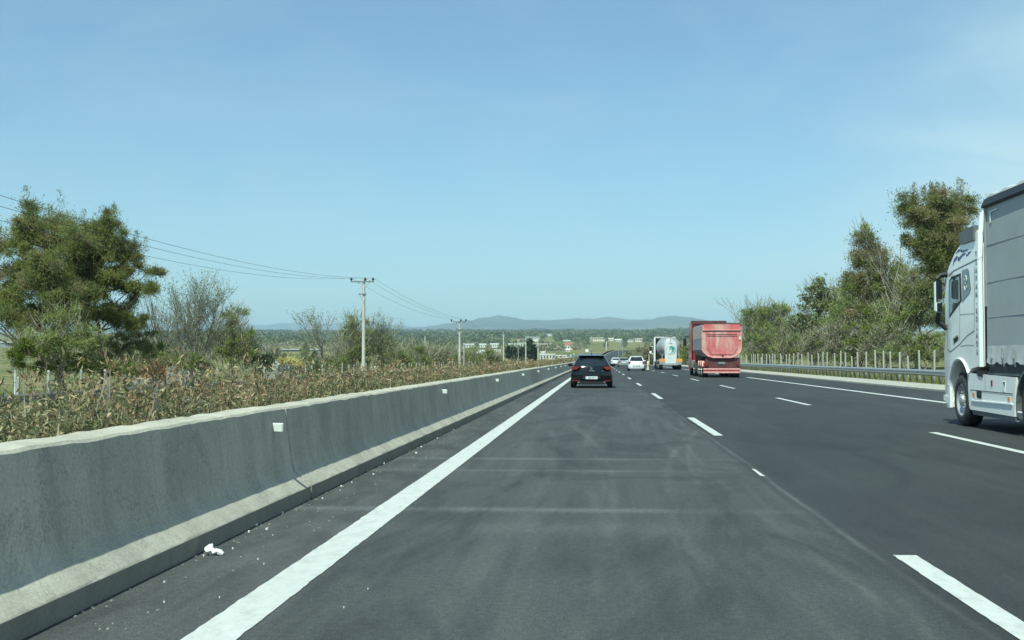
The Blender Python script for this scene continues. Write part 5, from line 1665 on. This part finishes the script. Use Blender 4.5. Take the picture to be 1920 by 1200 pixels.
def dry_tuft(px, py, Y, r, n, label):
    p = at(px, py, Y)
    root = thing('dry_shoot', (p.x, Y, .6), label, 'dry shoot')
    mb = MB()
    for k in range(3):
        mb.tube(curve_pts((p.x - .1 + .06 * k, Y + rng.uniform(-.1, .1), .6), (p.x + rng.uniform(-.6, .6) * r, Y, p.z + rng.uniform(-.5, .3) * r), 0, 4, .03), [.007, .006, .006, .005, .004], 5)
    mb.build('stem', M['bark_pale'], root, True)
    c = np.array([p.x, p.y, p.z]) + R.normal(size=(n, 3)) * np.array([r * .35, r * .3, r * .32])
    d = (c - np.array([p.x, p.y, p.z - r * .5])) / r + R.normal(size=(n, 3)) * .3
    kites('dry_foliage', c, d, .08 * R.uniform(.6, 1.2, n), .019, M['hedge_brown'], root, bend=.3)
    return root
dry_tuft(290, 700, 9.6, .13, 190, 'tuft of dry reddish-brown leaves standing above the hedge')
dry_tuft(205, 690, 8.8, .13, 26, 'sparse shoot with a few yellowed leaves left of the brown tuft')
dry_tuft(62, 716, 8.0, .12, 22, 'thin dry shoot at the near end of the hedge')

# ------------------------------------------------------------------ the plain beyond: posts, buildings, woods, hills
def lamp_post(px, py0, py1, Y, label, cat='pole', head=False, r=None, mat='rust_pole', name='thin_pole', arm=False):
    p = at(px, py0, Y)
    z0 = H(p.x, Y)
    root = thing(name, (p.x, Y, z0), label, cat)
    r = r or 1.0 * mpp(Y)
    mb = MB(); mb.tube([(p.x, Y, z0 - .3), (p.x, Y, p.z)], [r, r * .7], 8); mb.build('shaft', M[mat], root, True)
    if head:
        mb = MB(); mb.tube([(p.x, Y, p.z), (p.x - 3 * r, Y - .3, p.z + r * 1.5), (p.x - 7 * r, Y - .4, p.z + 1.2 * r)], r * .6, 6); mb.build('arm', M[mat], root)
        mb = MB(); mb.box((p.x - 8 * r, Y - .4, p.z + r), (6 * r, 2.2 * r, 1.3 * r), bev=r * .4); mb.build('lamp', M['galv'], root)
    if arm:
        mb = MB(); mb.box((p.x, Y - r, p.z - 3 * r), (9 * r, r, r)); mb.build('crossarm', M['galv_dark'], root)
    return root
lamp_post(797, 630, 690, 200, 'thin pale pole between the first and second utility poles', r=.13)
lamp_post(870, 642, 690, 178, 'short weathered pole close beside the second utility pole', r=.12, mat='wood_pole')
lamp_post(712, 625, 650, 330, 'small white pole standing far off behind the budding bushes', r=.2)
lamp_post(986, 634, 672, 380, 'pale pole with a crossarm in front of the dark conifers', r=.22, arm=True)
lamp_post(1009, 646, 674, 450, 'shorter pale pole right of the dark conifers', r=.25, arm=True)
lamp_post(972, 650, 670, 420, 'slim street lamp left of the dark conifers', r=.13, head=True, name='street_lamp', cat='street lamp', mat='galv')
lamp_post(1040.5, 660, 674, 460, 'thin lamp pole beside the white canopy', r=.15, mat='galv', name='street_lamp', cat='street lamp', head=True)
lamp_post(1137, 640, 654, 900, 'pale concrete mast on the hillside beyond the road', r=.55)
lamp_post(1167.5, 644, 676, 420, 'tall street lamp with one arm behind the silver saloon', r=.16, head=True, name='street_lamp', cat='street lamp', mat='galv')
lamp_post(1160, 654, 670, 520, 'short street lamp left of the tall one', r=.16, head=True, name='street_lamp', cat='street lamp', mat='galv')
lamp_post(1110, 656, 668, 500, 'street lamp just right of the white road sign', r=.14, mat='galv', name='street_lamp', cat='street lamp', head=True)
lamp_post(1055, 652, 672, 520, 'left lamp post of the pair below the red-roofed house', r=.13, mat='galv', name='street_lamp', cat='street lamp', head=True)
lamp_post(1088, 652, 670, 480, 'lamp post between the blue sign and the white sign', r=.13, mat='galv', name='street_lamp', cat='street lamp', head=True)
lamp_post(1217, 664, 688, 260, 'grey pole between the white hatchback and the tanker', r=.13)
lamp_post(29, 673, 725, 50, 'white and grey banded post beyond the left rail', r=.05, mat='reflector', name='marker_pole', cat='marker pole')

def road_sign(px, py, wpx, hpx, Y, mat, label):
    p = at(px, py, Y); s = mpp(Y); z0 = H(p.x, Y)
    root = thing('road_sign', (p.x, Y, z0), label, 'road sign')
    b = MB(); b.box((p.x, Y, p.z), (wpx * s, .06, hpx * s), bev=.03); b.build('panel', M[mat], root)
    b = MB(); b.tube([(p.x, Y + .08, z0 - .2), (p.x, Y + .08, p.z + hpx * s * .4)], .09, 6); b.build('post', M['galv'], root)
M['sign_blue'] = simple('sign_blue', (.25, .42, .55), .5, var=.1)
M['sign_green'] = simple('sign_green', (.30, .45, .25), .5, var=.1)
road_sign(1100.5, 657.5, 5.6, 5, 340, 'white_bright', 'white square road sign on a post just above the black car')
road_sign(1070, 668, 4, 7, 360, 'sign_blue', 'pale blue road sign left of the black car')
road_sign(1076, 664, 3.5, 4, 370, 'sign_green', 'small green road sign beside the pale blue one')

roofs = {'white': simple('white_roof', (.66, .67, .64), .5, var=.06), 'beige': simple('beige_roof', (.52, .46, .36), .7, var=.1), 'red': simple('red_tiles', (.30, .12, .085), .8, var=.25, scale=2), 'grey': simple('grey_roof', (.34, .36, .37), .6, var=.1)}
walls = {'white': simple('white_render', (.60, .60, .56), .85, var=.06), 'cream': simple('cream_render', (.66, .60, .46), .85, var=.08), 'pink': simple('pink_render', (.66, .50, .44), .85, var=.08), 'grey': simple('grey_cladding', (.22, .25, .25), .6, var=.15)}
KEEP = []
def building(px0, px1, py0, py1, label, wall='white', roof='white', kind='shed', Y=None, nwin=4, cat='building', name=None):
    c = (px0 + px1) / 2
    if Y is None:
        g = ground_at(c, py1); Y = g.y
    KEEP.append((px0 - 2, px1 + 2, Y))
    a, b_ = at(px0, py1, Y), at(px1, py1, Y)
    top = at(c, py0, Y).z
    x0, x1 = a.x, b_.x; wd = x1 - x0
    z0 = min(H(x0, Y), H(x1, Y)) - .5
    dp = max(6.0, min(wd * .7, 40))
    hh = top - max(z0, a.z - .2)
    eave = top - (.30 if kind == 'gable' else .10 if kind == 'shed' else 0) * hh
    root = thing(name or {'shed': 'shed', 'gable': 'house', 'flat': 'flat_roofed_building'}[kind], ((x0 + x1) / 2, Y, z0), label, cat)
    m_ = MB(); m_.box(((x0 + x1) / 2, Y + dp / 2, (z0 + eave) / 2), (wd, dp, eave - z0)); m_.build('wall', walls[wall], root)
    m_ = MB(); o = .03 * wd
    if kind == 'flat':
        m_.box(((x0 + x1) / 2, Y + dp / 2, top + .15), (wd + 2 * o, dp + 2 * o, .3 + .08 * hh))
    else:
        m_.prism([(Y - o, eave + .01), (Y + dp / 2, top + (0 if kind == 'gable' else .3)), (Y + dp + o, eave + .01), (Y + dp + o, eave - .25), (Y - o, eave - .25)], 'x', x0 - o, x1 + o)
    m_.build('roof', roofs[roof], root)
    vis = max(.5, eave - max(z0, a.z))
    for i in range(nwin):
        xx = x0 + wd * (i + .5) / nwin
        m_ = MB(); m_.box((xx, Y - .03, eave - vis * .45), (wd / nwin * .42, .1, vis * .34)); m_.build('window', M['glass'], root)
    m_ = MB(); m_.box((x0 + wd * .12, Y - .04, eave - vis * .72), (min(wd * .12, 3), .1, vis * .55)); m_.build('door', M['galv_dark'], root)
    return root
building(869, 889, 645, 652, 'long low white shed just right of the second utility pole')
building(898, 911.5, 645, 652, 'white shed in the middle of the far industrial row')
building(919, 935, 644.5, 652, 'white-roofed warehouse left of the third utility pole')
building(899.5, 911, 656, 663, 'small white house standing in the green field', kind='gable', roof='white', nwin=3)
building(926.5, 932.5, 656, 661, 'left of two small white cubes below the warehouse', kind='flat', nwin=1)
building(934.5, 939, 656.5, 661, 'right of two small white cubes below the warehouse', kind='flat', nwin=1)
building(953, 970, 644.5, 651, 'bright white factory right of the third utility pole')
building(971, 989, 643.5, 651, 'bright white factory block behind the dark conifers', kind='flat')
building(994, 1035, 644.5, 651, 'long beige-roofed shed beyond the dark conifers', wall='cream', roof='beige', nwin=6)
building(986, 1011, 632, 637, 'white row of houses high on the far slope', kind='flat', nwin=5)
building(999, 1009, 637.5, 641, 'small white house under the row on the far slope', kind='gable', roof='white', nwin=2)
building(970, 976, 635, 639, 'tiny white house left of the row on the far slope', kind='gable', roof='red', nwin=1)
building(1025, 1036, 626, 630, 'pale farm shed far up the slope above the red roof', nwin=2)
building(1014, 1022.5, 660, 668, 'small white cabin with two dark windows behind the hedge end', kind='flat', nwin=2)
building(1012, 1041, 665, 674, 'white petrol station canopy building behind the end of the hedge', kind='flat', nwin=5)
building(1041, 1062, 667, 671.5, 'low white canopy stretching right of the petrol station', kind='flat', nwin=3)
building(1059, 1073.5, 642, 656, 'white two-storey house with a red tiled roof on the brown hill', kind='gable', roof='red', nwin=3)
building(1061, 1068, 654, 660, 'small white annex in front of the red-roofed house', kind='gable', roof='white', nwin=1)
building(1056, 1070, 637.5, 641, 'pair of white roofs just above the red-roofed house', kind='gable', roof='white', nwin=2)
building(1106, 1134, 633.5, 640, 'long cream apartment row on the slope above the far road', wall='cream', kind='flat', roof='white', nwin=8)
building(1139, 1151, 633.5, 639.5, 'cream house cluster right of the long apartment row', wall='cream', kind='gable', roof='beige', nwin=4)
building(1153, 1167, 635.5, 640.5, 'white villas in the middle of the far slope', kind='gable', roof='white', nwin=4)
building(1175, 1187, 637, 641.5, 'low white hall left of the yellow hall near the tanker', roof='grey', nwin=3)
building(1187, 1207, 634.5, 641, 'yellowish long hall on the slope left of the tanker', wall='cream', roof='beige', nwin=5)
building(250, 350, 669, 690, 'long white greenhouse seen under the pines', Y=190, roof='white', wall='grey', nwin=8)
building(-40, 25, 642, 652, 'grey shed with a white roof edge at the far left', wall='grey', roof='white', kind='flat', nwin=3)
building(493, 520, 683, 700, 'pale blue metal hut behind the left hedge', wall='grey', roof='grey', Y=100, nwin=1, kind='shed')
building(515, 600, 655, 659, 'very long pale greenhouse roof across the far field', wall='grey', roof='grey', nwin=8)
building(690, 702, 645, 650, 'small white farmhouse half hidden by bushes left of the pole gap', kind='gable', roof='red', nwin=2)
p = at(897, 662, 430); z0 = H(p.x, 430)
tk = thing('water_tank', (p.x, 430, z0), 'white round water tank beside the small white house in the field', 'tank')
b = MB(); b.lathe([(-.1, .02), (0, .55), (.3, 1.0), (.8, 1.2), (1.3, 1.0), (1.6, .55), (1.7, .02)], (p.x, 430, p.z - .8), 'z', 16, False); b.build('tank', M['white_bright'], tk, True)
b = MB(); b.tube([(p.x, 430, z0), (p.x, 430, p.z - .7)], .25, 8); b.build('stand', M['galv'], tk)

# notice panel between two stakes
p = at(700, 690, 104)
nb = thing('notice_board', (p.x, 104, H(p.x, 104)), 'small white panel between two stakes beside the nearest pole', 'notice board')
b = MB(); b.box((p.x, 104, p.z), (.42, .04, .34)); b.build('panel', M['white_bright'], nb)
for s in (-1, 1):
    b = MB(); b.tube([(p.x + s * .25, 104, H(p.x, 104) - .2), (p.x + s * .22, 104, p.z + .4)], .05, 6); b.build('post', M['post'], nb)

# dark conifers in the middle distance
for i, (px, top, Y, w_, lab) in enumerate([(954, 650, 470, 5, 'leftmost dark cypress of the far group'), (963, 648, 480, 6, 'dark cypress right of the leftmost one'), (978, 652, 460, 7, 'broad dark conifer in the middle of the far group'), (989, 640, 455, 6, 'dark conifer left of the tallest one'), (994, 636, 465, 7, 'tallest dark conifer of the far group'), (1001, 649, 470, 5, 'rightmost dark conifer of the far group')]):
    leafy('conifer', lab, 'tree', gbase(px, Y), px_lobes(Y, [(px, 668, w_, 8), (px, (top + 668) / 2 + 2, w_ * .85, 10), (px, top + 5, w_ * .5, 6)], 1.0), 26, 60, .9, .35, 'dark_leaf', .25, 'bark', 1.0, limbs=8, group='dark conifers beyond the hedge')

# hazy bushes and small trees of the middle distance: a few kinds, copied
protos = []
for k, (mt, m2, hh, ww) in enumerate([('olive_leaf', 'twig_leaf', 5.5, 4.2), ('fresh_leaf', 'olive_leaf', 4.2, 3.8), ('twig_leaf', 'olive_leaf', 6.0, 4.2), ('olive_leaf', 'dark_leaf', 7.0, 4.6)]):
    lab = ['olive bush on the plain beyond the road', 'light green bush on the plain beyond the road', 'brown leafless tree on the plain beyond the road', 'dark olive tree on the plain beyond the road'][k]
    o = leafy(['bush', 'bush', 'bare_tree', 'broadleaf_tree'][k], lab, 'bush' if k < 2 else 'tree', (0, 0, 0), [(0, 0, hh * .55, ww * .5, ww * .5, hh * .42), (ww * .3, .3, hh * .45, ww * .35, ww * .35, hh * .35), (-ww * .33, -.2, hh * .42, ww * .35, ww * .35, hh * .33), (.2, 0, hh * .75, ww * .3, ww * .3, hh * .25)], 46, 40, .55, .24, mt, .14, 'bark_grey', .85, limbs=10, leaf2=m2, frac2=.4, twigs=300, twig_len=1.7, twig_w=.09, group=lab.replace('bush', 'bushes').replace('tree', 'trees'))
    protos.append(o)
used = [False] * 4
def place(k, x, y, s, rz):
    o = protos[k]
    if used[k]: o = copy_tree(o)
    used[k] = True
    o.location = (x, y, H(x, y) - .2); o.rotation_euler = (0, 0, rz); o.scale = (s, s, s * rng.uniform(.8, 1.1))
r2 = random.Random(5)
for i in range(180):
    px = r2.uniform(480, 1310)
    Y = 230 + 560 * r2.random() ** 1.3
    p = at(px, 670, Y)
    xr = p.x - S(Y)
    if -26 < xr < 17: continue
    if xr < -22 and 1060 < px < 1160: continue
    tgt = 672 - (H(p.x, Y) - CAM_H) / Y * F
    s = r2.uniform(.55, 1.15) * (1.0 if Y > 350 else .75)
    lim = 640 if px < 860 else (663 if px < 1110 else 655)
    while s > .3 and 672 - (H(p.x, Y) + 6.0 * s - CAM_H) / Y * F < lim: s *= .9
    if s <= .3 or (px > 1110 and xr < 40): continue
    place(r2.choice([0, 0, 1, 2, 2, 3]), p.x, Y, s, r2.uniform(0, 6.3))
# a belt beside the road ahead, between the cars and the tanker
for px, Y, k, s in ((1182, 300, 0, .8), (1192, 285, 1, .75), (1203, 290, 0, .95), (1212, 270, 2, .9), (1221, 280, 0, 1.0), (1286, 230, 1, .95), (1294, 220, 1, .8), (1280, 250, 0, .9), (1174, 330, 0, .7), (1232, 300, 2, 1.0), (1262, 310, 2, 1.0), (1300, 260, 0, 1.0)):
    p = at(px, 670, Y); place(k, p.x, Y, s, r2.uniform(0, 6))

# ---- far woods: one mass of crowns covering the slopes
def woods(name, label, n, ysel, px0, px1, mats, size, seed, dens=None):
    rr = np.random.default_rng(seed)
    C_, D_, Ln, Wd = [], [], [], []
    cnt = 0
    while cnt < n:
        Y = ysel(rr)
        px = rr.uniform(px0, px1)
        p = at(px, 640, Y)
        x = p.x
        if -30 < x - S(min(Y, 1400)) < 22 and Y < 1300: continue
        f = sin(x / 95.0 + 1.7 * sin(Y / 230.0)) * sin(Y / 150.0 + x / 300.0) + .5 * sin(x / 41.0 + Y / 97.0)
        if dens is not None and f < dens(Y): continue
        if any(a < px < b and Y < yb + 15 and Y > yb * .62 for a, b, yb in KEEP): continue
        cnt += 1
        h_ = size * rr.uniform(.6, 1.4) * (.45 + .55 * sst(900, 2600, Y))
        z = H(x, Y)
        m_ = 26
        u = rr.normal(size=(m_, 3)); u /= np.linalg.norm(u, axis=1, keepdims=True)
        pos = np.array([x, Y, z + h_ * .55]) + u * rr.random((m_, 1)) ** .4 * np.array([h_ * .42, h_ * .42, h_ * .45])
        C_.append(pos); D_.append(u + rr.normal(size=(m_, 3)) * .6 + np.array([0, 0, .3])); Ln.append(np.full(m_, h_ * .42)); Wd.append(np.full(m_, h_ * .26))
    o = kites(name, np.concatenate(C_), np.concatenate(D_), np.concatenate(Ln), np.concatenate(Wd), M[mats], None, rnd=np.repeat(rr.random(n), 26))
    tag(o, label, 'woodland', kind='stuff')
woods('woods', 'dark belts of far woodland across the plain', 5200, lambda r: 950 + 3600 * r.random() ** .9, 300, 1480, 'wood_far', 9, 3, lambda Y: .18)
woods('woods', 'olive groves and hedgerows spread over the far plain', 5600, lambda r: 800 + 3700 * r.random() ** 1.1, 300, 1480, 'grove_far', 8, 4, lambda Y: -.25)
woods('woods', 'leafless brown scrub on the near slopes of the plain', 2200, lambda r: 780 + 900 * r.random(), 420, 1400, 'twig_leaf', 6, 6, lambda Y: -.5)
woods('woods', 'far ridge line covered in dark trees', 2600, lambda r: 4600 + 1500 * r.random(), 250, 1500, 'wood_far', 8, 8)

# ---- blue hills on the horizon
def hills(name, prof, Yc, half, seed, py_base):
    rr = random.Random(seed)
    xs_px = [prof[0][0] + (prof[-1][0] - prof[0][0]) * i / 260.0 for i in range(261)]
    def top(px):
        for a, b in zip(prof[:-1], prof[1:]):
            if a[0] <= px <= b[0]:
                u = (px - a[0]) / (b[0] - a[0]); u = u * u * (3 - 2 * u)
                return a[1] + (b[1] - a[1]) * u
        return prof[-1][1]
    rows = 26
    jag = [rr.gauss(0, 1) for _ in range(400)]
    top0 = top
    def top(px):
        q = px / 7.0; i = int(q) % 390; u = q - int(q)
        q2 = px / 17.0; i2 = int(q2) % 390; u2 = q2 - int(q2)
        return top0(px) - .35 * (jag[i] * (1 - u) + jag[i + 1] * u) - .7 * (jag[i2] * (1 - u2) + jag[i2 + 1] * u2)
    V = []
    for j in range(rows + 1):
        t = j / rows * 2 - 1
        for i, px in enumerate(xs_px):
            p = at(px, top(px), Yc)
            zb = at(px, py_base, Yc).z - 60
            hgt = max(p.z - zb, 5)
            x = p.x; y = Yc + t * half
            sp = (abs(sin(x / 420.0 + t * 2.2 + .6 * sin(x / 900.0 + t * 3))) + .5 * abs(sin(x / 190.0 - t * 3.1)) ) / 1.5
            k = max(0.0, 1 - abs(t) ** 1.15 * (.78 + .5 * sp))
            z = zb + hgt * k * (1 if abs(t) < .01 else (1 - .16 * sp * min(1, abs(t) * 3)))
            V.append((x, y, z))
    n = len(xs_px)
    mb = MB(); mb.add(V, [(j * n + i, j * n + i + 1, (j + 1) * n + i + 1, (j + 1) * n + i) for j in range(rows) for i in range(n - 1)])
    o = mb.build(name, M['hill'], None, True, 180)
    tag(o, kind='structure')
def hill_mat():
    m, t, b = newmat('hill_slopes')
    f = noise(t, .0012, 6, .62)
    base = ramp(t, f, [(.35, (.045, .055, .03)), (.5, (.075, .08, .045)), (.62, (.14, .125, .085)), (.75, (.24, .21, .16))])
    t.links.new(base, b.inputs['Base Color']); b.inputs['Roughness'].default_value = .95
    b.inputs['Specular IOR Level'].default_value = .05
    return m
M['hill'] = hill_mat()
hills('hills', [(700, 619), (780, 614), (820, 609), (850, 604), (880, 600), (905, 595), (932, 592), (960, 595), (990, 598.5), (1020, 600), (1060, 599), (1090, 596.5), (1112, 598), (1142, 594), (1165, 597), (1190, 600), (1218, 598), (1240, 594), (1262, 591), (1285, 594), (1310, 598), (1345, 602), (1400, 607), (1460, 610), (1530, 616), (1600, 622)], 13500, 2600, 2, 620)
hills('hills', [(-100, 612), (150, 609), (420, 611), (480, 610), (540, 606), (600, 609), (640, 604), (668, 600), (695, 605), (720, 609), (790, 612), (870, 613), (1000, 616), (1200, 619)], 20500, 2600, 9, 624)

# ---- hazy air
hz, t_, _b = newmat('haze')
t_.nodes.clear()
out = t_.nodes.new('ShaderNodeOutputMaterial')
pv = t_.nodes.new('ShaderNodeVolumePrincipled')
pv.inputs['Color'].default_value = (.62, .84, 1.0, 1)
pv.inputs['Density'].default_value = 8.0e-5
pv.inputs['Anisotropy'].default_value = .0
t_.links.new(pv.outputs['Volume'], out.inputs['Volume'])
mb = MB(); mb.box((0, 13000, 345), (34000, 30000, 710))
o = mb.build('haze', hz)
tag(o, kind='stuff')
